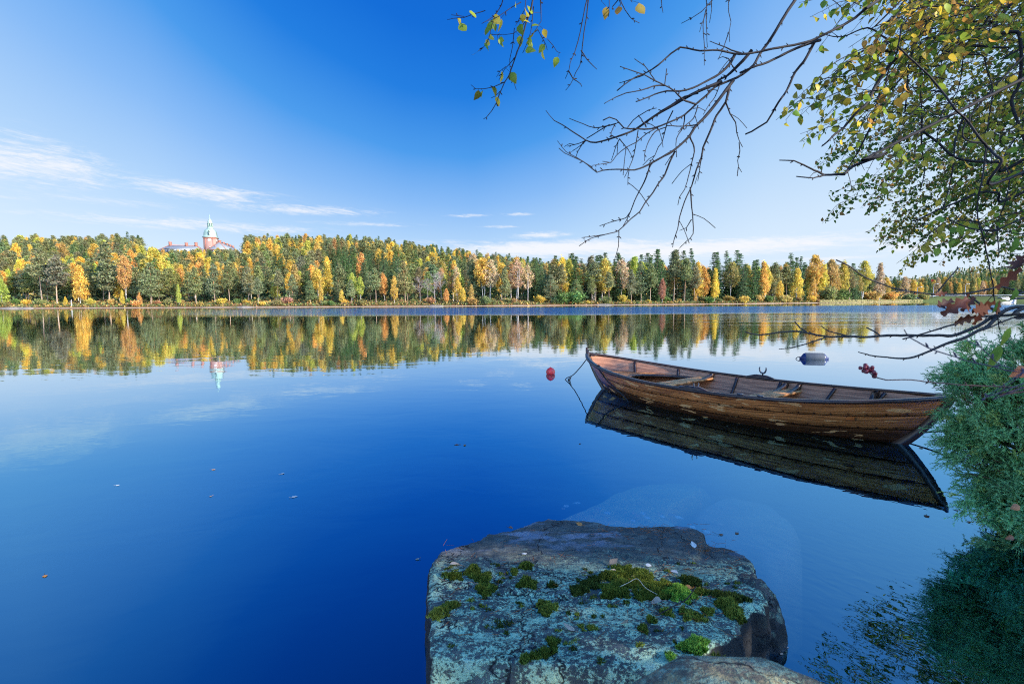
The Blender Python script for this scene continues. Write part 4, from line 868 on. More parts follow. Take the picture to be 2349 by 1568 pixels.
u = UVM(); xs2 = np.linspace(xm, xc_, 22); t = (xs2 - xm) / (xc_ - xm); yy = (np.array([half_b(x, zb_) for x in xs2]) - .158) * np.sqrt(np.clip(1 - (1 - t) ** 2.4, 0, 1)); arc = np.concatenate([np.stack([xs2[::-1], -yy[::-1], np.full(22, zb_ + .004)], 1), np.stack([xs2[1:], yy[1:], np.full(21, zb_ + .004)], 1)])
u.sweep(arc, [[-.012, -.03], [.012, -.03], [.012, .012], [-.012, .012]]); u.build('bench_rim', M_DARKW, BO)
# oarlock blocks and oarlocks
for side in (-1, 1):
    for s_ in (.535,):
        p0 = hull(s_, 1.0, side, .004); xs3 = np.linspace(-.19, .19, 11); hh_ = .034 * np.clip((.19 - np.abs(xs3)) / .11, 0.02, 1) ** .8
        base_ = np.array([hull(s_ + dx / LB, 1.0, side, .0) for dx in xs3]); P = np.stack([np.stack([base_[i] + [0, -.030, .012], base_[i] + [0, .030, .012], base_[i] + [0, .026, .012 + hh_[i]], base_[i] + [0, -.026, .012 + hh_[i]], base_[i] + [0, -.030, .012]]) for i in range(11)])
        u = UVM(); V, F, U_ = sheet(P, np.stack([P[..., 0], P[..., 1]], -1)); u.add(V, F, U_); u.build('oarlock_block', M_DARKW, BO)
        q = MB(); tq = np.linspace(R(-215), R(35), 22); rr_ = .046; horn = np.stack([rr_ * np.cos(tq), 0 * tq, rr_ * np.sin(tq) + .085], 1); horn[:, 2] += np.clip(np.abs(np.cos(tq)) - .6, 0, 1) * .05
        rad_ = .0125 * (1 - .55 * np.abs(np.linspace(-1, 1, 22)) ** 3); q.tube(horn, rad_, 8); q.tube([[0, 0, .042], [0, 0, -.03]], .010, 8)
        ol = q.build('oarlock', M_IRON, BO, True); ol.location = tuple(p0 + [.03 if side > 0 else .04, 0, .035 if side > 0 else .0]); ol.scale = (1, 1, 1) if side > 0 else (.75, .75, .75); ol.rotation_euler = (0, 0, R(8) if side > 0 else R(68))
# rails: small cleats on the near gunwale and iron eye at the bow
for s_ in (.50, .655, .70):
    p0 = hull(s_, 1.0, -1, 0); q = MB(); q.box((0, 0, .02), (.07, .03, .014)); q.box((-.02, 0, .012), (.015, .025, .02)); q.box((.02, 0, .012), (.015, .025, .02)); o = q.build('cleat', M_IRON, BO); o.location = tuple(p0)

def boat_pt(l): c, s_ = math.cos(ang), math.sin(ang); return np.array([MID[0] + c * l[0] - s_ * l[1], MID[1] + s_ * l[0] + c * l[1], l[2]])
# ---- ropes
M_ROPE = simple('wet_rope', (.02, .024, .03), .7, .3, .3, 40, .3)
def rope(P, r, label, extra=None):
    mb = MB(); mb.tube(smooth_path(P, .04), r, 7)
    if extra: extra(mb)
    return tag(mb.build('mooring_rope', M_ROPE, smooth=True), label, 'rope')
b0 = boat_pt(hull(.0, .97, 1)); low = ground(1300, 869, .01); pin = at(1347, 962, low[1] - .35)
r1 = [boat_pt(hull(.02, .985, 1, .01)), b0 + np.array([.01, -.06, .0]), b0 + (low - b0) * .35 + [0, 0, -.05], b0 + (low - b0) * .7 + [0, 0, -.05], low + [0, 0, .02], low + [-.05, -.02, -.03], low + [-.02, -.5, -.6]]
def weeds(mb):
    for k in range(12):
        t = rng.uniform(.72, 1); p = b0 + (low - b0) * t + [0, 0, -.03]; mb.tube([p, p + rng.normal(size=3) * .02 - [0, 0, .05], p + rng.normal(size=3) * .03 - [0, 0, rng.uniform(.05, .13)]], [.005, .007, .003], 4)
rope(r1, .0085, 'dark mooring rope hung with weed running from the bow down into the water', weeds)
g0 = hull(.155, 1.0, -1, .01); o1 = hull(.165, .75, -1, .03); w0 = hull(.20, .42, -1, .09)
rope([boat_pt(g0 + [.0, .12, -.06]), boat_pt(g0 + [0, .03, .02]), boat_pt(g0 + [0, -.02, .015]), boat_pt(hull(.16, .86, -1, .025)), boat_pt(o1), boat_pt([w0[0] + .08, w0[1] - .06, .02]), boat_pt([w0[0] + .18, w0[1] - .12, -.12])], .0095, 'dark rope looped over the near gunwale and trailing into the water')
ts = boat_pt(hull(.93, .3, -1, .03)); rope([ts + [-.3, .15, -.0], ts, ground(2140, 990, .1), np.array([4.9, 4.3, .35]), np.array([5.6, 4.0, .5])], .008, 'stern rope stretched low over the water towards the bank')
# ---- mooring buoy and fender
bp = ground(1263, 857.5); M_BUOY = simple('red_plastic', (.62, .035, .03), .35, .5, .15, 9, .1)
BU = empty('mooring_buoy', (bp[0], bp[1], 0), 'round red mooring buoy floating off the bow of the boat', 'buoy')
r_ = .092; q = MB(); q.lathe([(r_ * math.sin(a), -r_ * math.cos(a)) for a in np.linspace(.05, 3.0, 18)], 24, (0, 0, .042)); q.build('float', M_BUOY, BU, True)
q = MB(); q.lathe([(.016, 0), (.018, .008), (.012, .012), (.001, .012)], 12, (0, 0, .126)); q.tube([[-.010, 0, .136], [-.006, 0, .143], [.006, 0, .143], [.010, 0, .136]], .003, 6); q.build('eye', M_BUOY, BU, True)
fp = ground(1867, 823.5); M_FEND = simple('scuffed_grey_vinyl', (.06, .07, .08), .75, .4, .45, 7, .2); M_NAVY = simple('navy_vinyl', (.015, .022, .09), .4, .4, .2, 7, .1)
FE = empty('boat_fender', (fp[0], fp[1], 0), 'scuffed grey fender with navy ends floating beyond the boat', 'fender', rz=R(-14))
def xl(prof, k=20):  # lathe about local x
    q = MB(); q.lathe(prof, k); q.V = [v[:, [2, 0, 1]] for v in q.V]; return q
q = xl([(.125, -.215), (.135, -.19), (.135, .19), (.125, .215)]); o = q.build('body', M_FEND, FE, True); o.location = (0, 0, .025)
for sg in (-1, 1):
    q = xl([(.126, sg * .213), (.118, sg * .235), (.075, sg * .27), (.035, sg * .295), (.03, sg * .325), (.001, sg * .33)]); o = q.build('end_cap', M_NAVY, FE, True); o.location = (0, 0, .025)
q = MB(); q.tube([[-.32, 0, .055], [-.36, .01, .05], [-.40, 0, .02], [-.44, .02, -.05]], .009, 6); q.build('lanyard', M_ROPE, FE, True)
# ================================================================== FOREGROUND ROCK
RA, RY0 = .17, 3.5
def rock_pt(x, y):
    d_ = ray(x, y); t = (RA * RY0 - CAMH) / (d_[2] + RA * d_[1]); return np.array([d_[0] * t, d_[1] * t, CAMH + d_[2] * t])
def rz_(zx, zy): return 917.6 + zx * .3907, 1118.3 + zy * .3907      # rock close-up -> picture
OUT = [(1256, 1188), (1330, 1193), (1400, 1205), (1500, 1208), (1560, 1208), (1600, 1214), (1622, 1228), (1655, 1236), (1690, 1247), (1718, 1266), (1728, 1300), (1738, 1322), (1744, 1345), (1762, 1368), (1756, 1400), (1722, 1398), (1703, 1425), (1692, 1445), (1660, 1465), (1640, 1480), (1612, 1498), (1590, 1520),
       (1500, 1522), (1400, 1518), (1300, 1512), (1200, 1505), (1100, 1500), (1030, 1497), (985, 1494), (984, 1450), (984, 1400), (985, 1345), (988, 1300), (1008, 1264), (1060, 1246), (1120, 1229), (1190, 1210)]
OP = np.array([rock_pt(*q)[:2] for q in OUT]); OP = np.concatenate([OP, OP[:1]])
seg = np.concatenate([[0], np.cumsum(np.linalg.norm(np.diff(OP, axis=0), axis=1))]); NA = 420
tt = np.linspace(0, seg[-1], NA, endpoint=False); BP = np.stack([np.interp(tt, seg, OP[:, 0]), np.interp(tt, seg, OP[:, 1])], 1)
BP += (vnoise(BP, 9, 31, 4)[:, None] * .022 + vnoise(BP, 40, 32, 3)[:, None] * .008) * np.stack([np.ones(NA), -.3 * np.ones(NA)], 1)
CEN = BP.mean(0); Nn = BP - CEN; Nn /= np.linalg.norm(Nn, axis=1)[:, None]
s0, s1 = rock_pt(1600, 1270)[:2], rock_pt(1622, 1222)[:2]; sn = np.array([(s1 - s0)[1], -(s1 - s0)[0]]); sn /= np.linalg.norm(sn)
def rock_top(P):
    P = np.asarray(P, float); z_ = RA * (RY0 - P[:, 1]); z_ = z_ + vnoise(P, 1.6, 41, 3) * .022 + vnoise(P * [1, 3.0], 5, 42, 4) * .014 + vnoise(P, 26, 43, 4) * .0075
    q = (P - s0) @ sn; z_ = z_ - .06 * np.clip(q / .02 + .5 + vnoise(P, 14, 44, 2) * 1.2, 0, 1) * np.clip((P[:, 1] - 2.45) / .5, 0, 1)
    strata = np.floor((P[:, 1] + .35 * P[:, 0] + .12 * vnoise(P, 3, 45, 3)) * 5.0); hsh = np.sin(strata * 12.9898) * 43758.5; z_ = z_ + (hsh - np.floor(hsh) - .5) * .012
    return z_
rings = []; ss = np.concatenate([np.linspace(.02, .93, 96), np.linspace(.94, 1, 18)])
for s_ in ss:
    P = CEN + (BP - CEN) * s_; z_ = rock_top(P); e_ = np.clip((s_ - .972) / .028, 0, 1); rings.append(np.c_[P, z_ - .010 * e_ ** 2 * (1 + vnoise(P, 11, 46, 3))])
ztop = rings[-1][:, 2]
for k, dz in enumerate(np.concatenate([np.linspace(.012, .1, 7), np.linspace(.13, 1.0, 26)])):
    o = .004 + dz * (.03 + .06 * vnoise(BP, 3, 51, 2)) + .028 * vnoise(np.c_[BP * 7, np.full(NA, dz * 16)], 1.0, 52, 4) * min(1, dz * 8); P = BP + Nn * o[:, None]; rings.append(np.c_[P, ztop - dz])
V = np.concatenate([[[*CEN, rock_top(CEN[None])[0]]]] + rings); nr = len(rings); i = 1 + np.arange(nr - 1)[:, None] * NA; j = np.arange(NA); j2 = (j + 1) % NA
F4 = np.stack([i + j, i + NA + j, i + NA + j2, i + j2], -1).reshape(-1, 4); F3 = np.stack([np.zeros(NA, int), 1 + j, 1 + j2], 1)
def rock_mat(name, lichen=1.0, ymax=2.75, base=((.028, .032, .028), (.16, .17, .145)), warm=.0):
    m, N = mat(name); P = N.n('ShaderNodeNewGeometry'); Pp = P.outputs['Position']; _, ny_, nz_ = N.sep(P.outputs['Normal']); px_, py_, pz_ = N.sep(Pp)
    a = N.noise(Pp, 7, 7, .65); b_ = N.noise(N.xyz(N.m('ADD', px_, N.m('MULTIPLY', py_, .3)), N.m('MULTIPLY', py_, 3.5), pz_), 11, 6, .65); g = N.noise(Pp, 130, 4, .7)
    c = N.ramp(N.m('ADD', N.m('MULTIPLY', a, .45), N.m('ADD', N.m('MULTIPLY', b_, .4), N.m('MULTIPLY', g, .15))), [(.32, base[0]), (.5, tuple(.55 * (p + q) * .7 for p, q in zip(*base))), (.66, base[1])])
    brown = N.noise(Pp, 2.6, 4, .6); c = N.mix(N.m('MULTIPLY', N.sstep(brown, .52, .66), .4), c, N.mix(g, (.05, .038, .028), (.17, .135, .105)))
    pale = N.m('MULTIPLY', N.sstep(N.noise(N.xyz(px_, N.m('MULTIPLY', py_, 1.6), 4.0), 2.2, 5, .6), .52, .60), N.sstep(py_, 2.5, 3.0)); c = N.mix(N.m('MULTIPLY', pale, .75), c, N.mix(g, (.16, .18, .22), (.30, .32, .37)))
    # crusty lichen: big merging patches, thinner to the lake end
    l1 = N.noise(Pp, 6.5, 5, .6, .4); l2 = N.noise(Pp, 34, 5, .68); l3 = N.noise(Pp, 95, 3, .65)
    cut = N.m('ADD', N.m('MULTIPLY', l1, .30), N.m('ADD', N.m('MULTIPLY', l2, .38), N.m('MULTIPLY', l3, .32)))
    fade = N.m('ADD', N.sstep(N.m('ADD', py_, N.m('MULTIPLY', N.m('SUBTRACT', l1, .5), .9)), ymax, ymax - .5), 0.0)
    lm = N.m('MULTIPLY', N.sstep(cut, .475, .53), N.m('MULTIPLY', fade, N.m('MAXIMUM', N.sstep(nz_, .35, .6), N.m('MULTIPLY', N.m('MULTIPLY', N.sstep(ny_, -.70, -.85), N.sstep(px_, .58, .48)), .95))))
    lcol = N.mix(l3, N.mix(l1, (.21, .42, .27), (.36, .51, .24)), (.56, .70, .44)); c = N.mix(N.m('MULTIPLY', lm, .88 * lichen), c, lcol)
    rg = N.vor(Pp, 13.0); rr_ = N.m('MULTIPLY', N.sstep(rg.outputs['Distance'], .34, .27), N.sstep(N.sep(rg.outputs['Color'])[0], .72, .76)); rr_ = N.m('MULTIPLY', rr_, N.sstep(l2, .38, .5))
    c = N.mix(N.m('MULTIPLY', N.m('MULTIPLY', rr_, fade), .7 * lichen), c, (.36, .47, .32))
    if warm: c = N.mix(N.m('MULTIPLY', N.sstep(N.noise(Pp, 16, 4, .6), .5, .6), warm), c, (.50, .38, .17))
    crack = N.n('ShaderNodeTexVoronoi', feature='DISTANCE_TO_EDGE'); N.set(crack.inputs['Vector'], N.vm('ADD', N.xyz(px_, N.m('MULTIPLY', py_, .55), pz_), N.vm('SCALE', N.noise(Pp, 5, 4, .6, col=True), scale=.35))); crack.inputs['Scale'].default_value = 1.9
    ck = N.sstep(crack.outputs['Distance'], .0, .012); c = N.mix(ck, (.012, .012, .014), c)
    c = N.mix(N.m('MULTIPLY', N.m('MULTIPLY', N.sstep(nz_, .60, .35), N.m('MAXIMUM', N.sstep(ny_, -.93, -.82), N.sstep(px_, .52, .62))), .95), c, N.mix(g, (.006, .006, .006), (.024, .023, .021)))  # steep faces off the front: deep shade painted into the rock colour
    wet = N.sstep(pz_, .05, .0); c = N.mix(N.m('MULTIPLY', wet, .6), c, (.015, .016, .018))
    h = N.m('ADD', N.m('ADD', N.m('MULTIPLY', a, .5), N.m('MULTIPLY', b_, .35)), N.m('ADD', N.m('MULTIPLY', g, .12), N.m('ADD', N.m('MULTIPLY', lm, N.m('MULTIPLY', l3, .2)), N.m('MULTIPLY', ck, .25))))
    p = principled(N, c, N.m('SUBTRACT', .82, N.m('MULTIPLY', wet, .55)), .3, bump(N, h, .9, .035)); N.t.links.new(p.outputs[0], N.out.inputs[0]); return m
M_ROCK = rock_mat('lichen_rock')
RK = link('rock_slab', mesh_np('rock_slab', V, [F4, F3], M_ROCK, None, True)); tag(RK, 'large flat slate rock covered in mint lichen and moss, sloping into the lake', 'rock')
# brown knob against its right side, and the near boulder
def stone(name, cen, rad, label, m, seed, amp=.25, sub=5, rot=0.0, cat='rock'):
    bm = bmesh.new(); bmesh.ops.create_icosphere(bm, subdivisions=sub, radius=1); P = np.array([v.co for v in bm.verts]); fc = np.array([[v.index for v in f.verts] for f in bm.faces]); bm.free()
    P *= (1 + amp * vnoise(P, 1.3, seed, 3) + amp * .4 * vnoise(P, 5, seed + 1, 4))[:, None]; P = np.sign(P) * np.abs(P) ** .85 * np.asarray(rad); P += vnoise(P, 28, seed + 2, 3)[:, None] * .006
    c_, s_ = math.cos(rot), math.sin(rot); P = np.stack([P[:, 0] * c_ - P[:, 1] * s_, P[:, 0] * s_ + P[:, 1] * c_, P[:, 2]], 1) + np.asarray(cen)
    return tag(link(name, mesh_np(name, P, fc, m, None, True)), label, cat)
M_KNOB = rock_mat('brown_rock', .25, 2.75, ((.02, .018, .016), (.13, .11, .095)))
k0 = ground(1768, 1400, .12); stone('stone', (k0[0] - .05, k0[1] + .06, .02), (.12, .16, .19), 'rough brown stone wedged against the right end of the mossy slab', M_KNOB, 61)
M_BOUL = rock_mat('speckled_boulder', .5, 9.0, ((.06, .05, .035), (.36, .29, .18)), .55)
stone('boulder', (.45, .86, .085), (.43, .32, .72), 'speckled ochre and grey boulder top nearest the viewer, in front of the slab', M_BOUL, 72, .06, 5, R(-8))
# sunken slabs beyond the rock's end
def slab(outl, zfun, label, m, name='sunken_slab', thick=.6, seed=1):
    B_ = np.array(outl); n = 160; B2 = np.concatenate([B_, B_[:1]]); sg = np.concatenate([[0], np.cumsum(np.linalg.norm(np.diff(B2, axis=0), axis=1))]); t = np.linspace(0, sg[-1], n, endpoint=False)
    Q = np.stack([np.interp(t, sg, B2[:, 0]), np.interp(t, sg, B2[:, 1])], 1); Q = sum(np.roll(Q, k_, 0) for k_ in range(-5, 6)) / 11; Q += np.stack([vnoise(Q, 3, seed, 4), vnoise(Q, 3, seed + 2, 4)], 1) * .05; c_ = Q.mean(0); rg_ = []
    for s_ in np.linspace(.03, 1, 36): P = c_ + (Q - c_) * s_; rg_.append(np.c_[P, zfun(P) + vnoise(P, 3, seed + 5, 4) * .02 - .16 * max(0, (s_ - .75) / .25) ** 2])
    zt = rg_[-1][:, 2]
    for dz in (.03, .1, .25, thick): rg_.append(np.c_[c_ + (Q - c_) * (1 + dz * .1), zt - dz])
    V = np.concatenate([[[*c_, zfun(c_[None])[0]]]] + rg_); i = 1 + np.arange(len(rg_) - 1)[:, None] * n; j = np.arange(n); j2 = (j + 1) % n
    return tag(link(name, mesh_np(name, V, [np.stack([i + j, i + n + j, i + n + j2, i + j2], -1).reshape(-1, 4), np.stack([np.zeros(n, int), 1 + j, 1 + j2], 1)], m, None, True)), label, 'rock')
M_SUNK = simple('silted_rock', (.62, .44, .17), .95, .05, .45, 5, .5)
zs1 = lambda P: -.03 - .20 * np.clip(P[:, 1] - 3.2, 0, 4)
def gd(x, y, z_=-.1): return ground(x, y, z_)[:2]
slab([gd(1180, 1215, -.05), gd(1240, 1190, -.06), gd(1330, 1140, -.15), gd(1395, 1100, -.25), gd(1470, 1075, -.33), gd(1530, 1064, -.38), gd(1600, 1070, -.38), gd(1640, 1090, -.34), gd(1600, 1120, -.26), gd(1545, 1150, -.2), gd(1540, 1200, -.1), gd(1600, 1240, -.05), gd(1500, 1260, -.05), gd(1300, 1250, -.05)], zs1, 'pale sunken slab running on under the water beyond the mossy rock', M_SUNK, seed=81)
slab([gd(1568, 1165, -.2), gd(1650, 1112, -.25), gd(1770, 1140, -.28), gd(1845, 1215, -.28), gd(1850, 1310, -.28), gd(1790, 1340, -.25), gd(1725, 1265, -.18), gd(1640, 1228, -.15), gd(1580, 1205, -.15)], lambda P: -.15 - .10 * np.clip(P[:, 1] - 3.0, 0, 3), 'reddish sunken slab to the right of the pale one', simple('reddish_silted_rock', (.40, .25, .18), .95, .05, .45, 5, .5), seed=85)

# ================================================================== LEAVES: one shape, many uses
LV = np.array([[0, 0, 0], [0, .40, .05], [0, .72, .04], [0, 1, -.06], [-.30, .18, .01], [-.38, .40, .0], [-.22, .72, -.01], [.30, .18, .01], [.38, .40, .0], [.22, .72, -.01]])
L4 = np.array([[0, 1, 5, 4], [1, 2, 6, 5], [0, 7, 8, 1], [1, 8, 9, 2]]); L3 = np.array([[2, 3, 6], [2, 9, 3]])
def add_leaves(mb, base, axis, normal, size, col, curl=.0, fold=.55):
    """vectorised leaves: BASE, AXIS (tipwards), NORMAL (n,3); SIZE (n,), COL (n,3)"""
    base = np.asarray(base, float); n = len(base); ax = axis / np.linalg.norm(axis, axis=1)[:, None]; nm = normal - ax * (normal * ax).sum(1)[:, None]; nm /= np.linalg.norm(nm, axis=1)[:, None] + 1e-9; sd_ = np.cross(ax, nm)
    T = np.tile(LV[None], (n, 1, 1)); T[:, :, 2] += curl * (T[:, :, 1] ** 2) * rng.normal(0, 1, n)[:, None] + np.abs(T[:, :, 0]) * rng.uniform(-.1, fold, n)[:, None]; T[:, :, 0] *= rng.uniform(.8, 1.1, n)[:, None]
    V = base[:, None] + (T[..., :1] * sd_[:, None] + T[..., 1:2] * ax[:, None] + T[..., 2:] * nm[:, None]) * np.asarray(size)[:, None, None]
    o = np.arange(n)[:, None, None] * 10 + mb.n; mb.V.append(V.reshape(-1, 3)); mb.F.setdefault(4, []).append((L4[None] + o).reshape(-1, 4)); mb.F.setdefault(3, []).append((L3[None] + o).reshape(-1, 3))
    c = np.repeat(np.asarray(col)[:, None], 10, 1) * rng.uniform(.85, 1.15, (n, 10, 1)); c[:, [3, 6, 9]] = c[:, [3, 6, 9]] * .75 + np.array([.22, .10, .02]) * .25
    mb.C.append(c.reshape(-1, 3)); mb.n += 10 * n
M_DEAD = foliage('fallen_leaf_skin', .25, .03, objcol=False, rough=.5)
def flat_leaf(name, loc, size, col, label, group=None, tilt=.25):
    mb = MB(); a = rng.uniform(0, 6.283); ax = np.array([[math.cos(a), math.sin(a), rng.normal(0, tilt * .4)]]); nm = np.array([[rng.normal(0, tilt), rng.normal(0, tilt), 1.0]])
    add_leaves(mb, np.array([-.5 * size * ax[0]]), ax, nm, np.array([size]), np.array([col]), .25 if tilt > .1 else .03, .55 if tilt > .1 else .06); p0 = -.5 * size * ax[0]; mb.tube([p0, p0 - ax[0] * size * .35 + [0, 0, .004]], .0012, 4, np.asarray(col) * .6)
    return tag(mb.build(name, M_DEAD, loc=tuple(loc)), label, 'leaf', group)
BEI, TAN, PAL, BRN, ORG = (.60, .44, .30), (.52, .31, .17), (.66, .64, .58), (.24, .12, .07), (.58, .24, .07)
def on_rock(zx, zy, dz=.012): x, y = rz_(zx, zy); p = rock_pt(x, y); p[2] = rock_top(p[None, :2])[0] + dz; return p
for (zx, zy, sz, c_, lab) in ((322, 467, .050, BEI, 'pale curled leaf near the left edge of the rock'), (728, 386, .040, PAL, 'whitish leaf on the dark bare part of the rock'), (1255, 452, .052, TAN, 'flat tan leaf at the crack above the moss mat'), (1250, 502, .035, BEI, 'beige leaf standing in the top of the moss mat'),
        (1612, 505, .045, PAL, 'pale green-white leaf right of the moss mat'), (1690, 550, .045, BEI, 'crumpled beige leaf on the dark moss cushion'), (1680, 602, .048, ORG, 'orange-brown leaf leaning on the bright green cushion'), (1495, 694, .055, BEI, 'beige leaf below the moss mat beside needles'), (988, 832, .055, BEI, 'large beige leaf alone in the front half of the rock'),
        (1325, 813, .030, TAN, 'small tan leaf in the middle of the lichen'), (650, 246, .035, BRN, 'brown leaf on the left water edge of the rock'), (1050, 228, .050, ORG, 'rusty leaf at the lake end of the rock'), (1375, 533, .030, ORG, 'small orange leaf inside the moss mat'), (1720, 352, .05, PAL, 'greyish leaf in the step of the rock'), (1680, 497, .04, BRN, 'dark curled leaf right of the pale green-white leaf'), (1460, 462, .03, PAL, 'tiny upright pale leaf behind the moss mat')):
    flat_leaf('fallen_leaf', on_rock(zx, zy), sz, c_, lab, 'fallen leaves on the rock')
for (xd, yd, sz, c_, lab) in ((490, 1076, .06, TAN, 'tan leaf floating alone left of the middle of the open water'), (648, 1085, .07, PAL, 'pale leaf floating right of the tan one on open water'), (676, 1138, .08, PAL, 'long pale leaf floating farthest out below the cloud reflection'), (957, 1281, .042, BEI, 'curled beige leaf floating just off the left edge of the rock'), (103, 1320, .05, ORG, 'reddish leaf floating at the far left of the near water'),
        (1047, 1019, .09, BRN, 'brown leaf floating in the pair off the rock tip, left one'), (1066, 1020, .08, ORG, 'red leaf floating in the pair off the rock tip, right one'), (270, 1112, .05, PAL, 'tiny pale leaf floating near the left cloud reflection'), (2126, 1183, .075, BRN, 'dark curled leaf floating below the stern reflection'), (2192, 1168, .06, PAL, 'pale leaf floating at the tip of the boat reflection'), (2222, 1196, .05, ORG, 'yellowish leaf floating under the juniper'),
        (1800, 1482, .055, PAL, 'white leaf floating beside the dark rock face'), (1792, 1498, .03, BEI, 'small beige leaf floating beside the dark rock face'), (2113, 1027, .08, TAN, 'pinkish leaf floating behind the stern'), (1655, 1225, .05, BRN, 'brown leaf in the wet litter at the rock step'), (1690, 1222, .05, BRN, 'dark leaf afloat at the end of the wet litter'), (2300, 1240, .05, BEI, 'beige leaf floating under the lowest juniper sprays'), (483, 1137, .04, TAN, 'speck of a tan leaf on the open water left'), (1330, 1017, .05, BRN, 'small brown leaf floating left of the bow reflection'), (2275, 1230, .045, PAL, 'whitish leaf floating by the juniper foot')):
    p = ground(xd, yd, .004); flat_leaf('floating_leaf', p, sz * .6, c_, lab, 'leaves floating on the lake', .06)
for (xd, yd) in [(917.6 + a * .3907, 1118.3 + b * .3907) for a, b in ((960, 118), (975, 104), (1035, 88), (1158, 125), (1165, 118), (1215, 145), (1370, 145), (1395, 162), (1428, 150), (1450, 172), (1530, 150), (1540, 165), (1590, 155), (1640, 172), (1370, 192), (1720, 230), (1900, 92), (1805, 258), (1880, 210))]:
    p = ground(xd, yd, -.06); z_ = min(-.02, float(zs1(p[None])[0]) + .022); p = ground(xd, yd, z_); p[2] = z_; flat_leaf('sunken_leaf', p, rng.uniform(.04, .075), PAL if rng.uniform() < .65 else TAN, 'leaf lying under water on the sunken slab', 'leaves on the sunken slab', .05)
# twigs and needles on the rock
M_STK = toned('dry_stalk', .8, .1, .2, 30, .1, .002)
q = MB(); q.tube(smooth_path([on_rock(1290, 622, .02), on_rock(1340, 610, .03), on_rock(1392, 598, .04), on_rock(1440, 630, .025), on_rock(1510, 655, .015)], .01), .0012, 5, (.50, .42, .31)); tag(q.build('dry_stalk', M_STK), 'bent pale dry stalk lying on the moss mat', 'stalk')
q = MB(); q.tube(smooth_path([on_rock(1525, 762, .01), on_rock(1600, 742, .03), on_rock(1680, 715, .035), on_rock(1735, 675, .06)], .01), [.0028] * 0 or .0024, 5, (.03, .025, .025)); tag(q.build('twig', M_STK), 'dark twig lying below the bright green moss cushion', 'twig')
q = MB()
for k in range(420):
    zx, zy = (rng.normal(1650, 170), rng.normal(600, 110)) if k < 150 else (rng.normal(1480, 220), rng.normal(262, 22)) if k < 230 else (rng.normal(1780, 60), rng.normal(335, 16)) if k < 280 else (rng.uniform(250, 2000), rng.uniform(250, 900))
    if not (200 < zx < 2040): continue
    p = on_rock(zx, zy, .008); a = rng.uniform(0, 6.28); d_ = np.array([math.cos(a), math.sin(a), rng.normal(0, .15)]) * rng.uniform(.012, .03); q.tube([p - d_, p + d_], .0009, 3, np.array([.30, .10, .03]) * rng.uniform(.6, 1.3), cap=False)
tag(q.build('needle_litter', M_STK), 'rust coloured pine needles strewn over the rock', None, kind='stuff')
# moss
M_MOSS = foliage('moss_shoots', .25, objcol=False)
def moss_mound(mb, c, rx, ry, h, col, n, sh=.013):
    r = np.sqrt(rng.uniform(0, 1, n)); a = rng.uniform(0, 6.283, n); lx, ly = r * np.cos(a), r * np.sin(a); edge_ = 1 + .28 * np.sin(a * 3 + c[0] * 50) + .18 * np.sin(a * 7 + c[1] * 90)
    kp = (vnoise(np.stack([c[0] + lx * rx, c[1] + ly * ry], 1), 38, 15, 3) > -.32 + .25 * (r > .75)) if n > 60 else np.ones(n, bool); r, a, lx, ly = r[kp], a[kp], lx[kp], ly[kp]; n = len(r); edge_ = 1 + .28 * np.sin(a * 3 + c[0] * 50) + .18 * np.sin(a * 7 + c[1] * 90)
    X, Y = c[0] + lx * rx * edge_, c[1] + ly * ry * edge_; zr = rock_top(np.stack([X, Y], 1)); lump = 1 + .45 * vnoise(np.stack([X, Y], 1), 45, 7, 2)
    h = h * .45; Z = zr + h * np.sqrt(np.clip(1 - r ** 2, 0, 1)) * lump; nrm_ = np.stack([lx / rx * h, ly / ry * h, np.full(n, .9)], 1) + rng.normal(0, .35, (n, 3)); nrm_ /= np.linalg.norm(nrm_, axis=1)[:, None]
    P = np.stack([X, Y, Z], 1); s_ = rng.normal(size=(n, 3)); s_ = np.cross(nrm_, s_); s_ /= np.linalg.norm(s_, axis=1)[:, None]; w = sh * rng.uniform(.22, .45, n)[:, None]; L = sh * rng.uniform(.6, 2.0, n)[:, None]
    V = np.stack([P - s_ * w - nrm_ * L * .6, P + s_ * w - nrm_ * L * .6, P + nrm_ * L * .6], 1).reshape(-1, 3); cc = np.asarray(col) * rng.uniform(.3, 1.7, (n, 1)) * (1 + .5 * vnoise(P, 25, 9, 2))[:, None]
    mb.add(V, np.arange(3 * n).reshape(-1, 3), np.repeat(cc, 3, 0))
DK, MD, BR, OL = (.075, .095, .02), (.13, .155, .024), (.21, .36, .05), (.21, .22, .035)
def cushion(spots, label, col, h=.03, dens=1.0):
    mb = MB()
    for (zx, zy, wx, wy) in spots:
        p = on_rock(zx, zy, 0); x, y = rz_(zx, zy); px1 = rock_pt(x + wx * .3907, y); py1 = rock_pt(x, y - wy * .3907); rx, ry = abs(px1[0] - p[0]), abs(py1[1] - p[1]); n = int(dens * max(90, rx * ry * 3.14 * 330000)); moss_mound(mb, p, rx, ry, h, col, min(n, 9000))
    return tag(mb.build('moss_cushion', M_MOSS), label, 'moss', 'moss cushions on the rock')
cushion([(1640, 642, 78, 42)], 'bright green domed moss cushion, vividest on the rock', BR, .055)
cushion([(1330, 500, 120, 38), (1420, 560, 130, 48), (1300, 600, 110, 40), (1490, 610, 120, 40), (1230, 520, 60, 24), (1450, 650, 70, 22), (1560, 575, 60, 28), (1240, 632, 60, 22)], 'largest dark moss mat spreading over the middle of the rock', MD, .028)
cushion([(1700, 556, 58, 26)], 'dark moss cushion with a crumpled leaf on it', DK, .035)
cushion([(745, 560, 52, 30)], 'round moss cushion alone left of the middle', MD, .032)
cushion([(320, 530, 60, 14), (430, 500, 40, 22), (485, 535, 60, 28), (505, 595, 52, 26)], 'chain of moss tufts near the left edge', MD, .030)
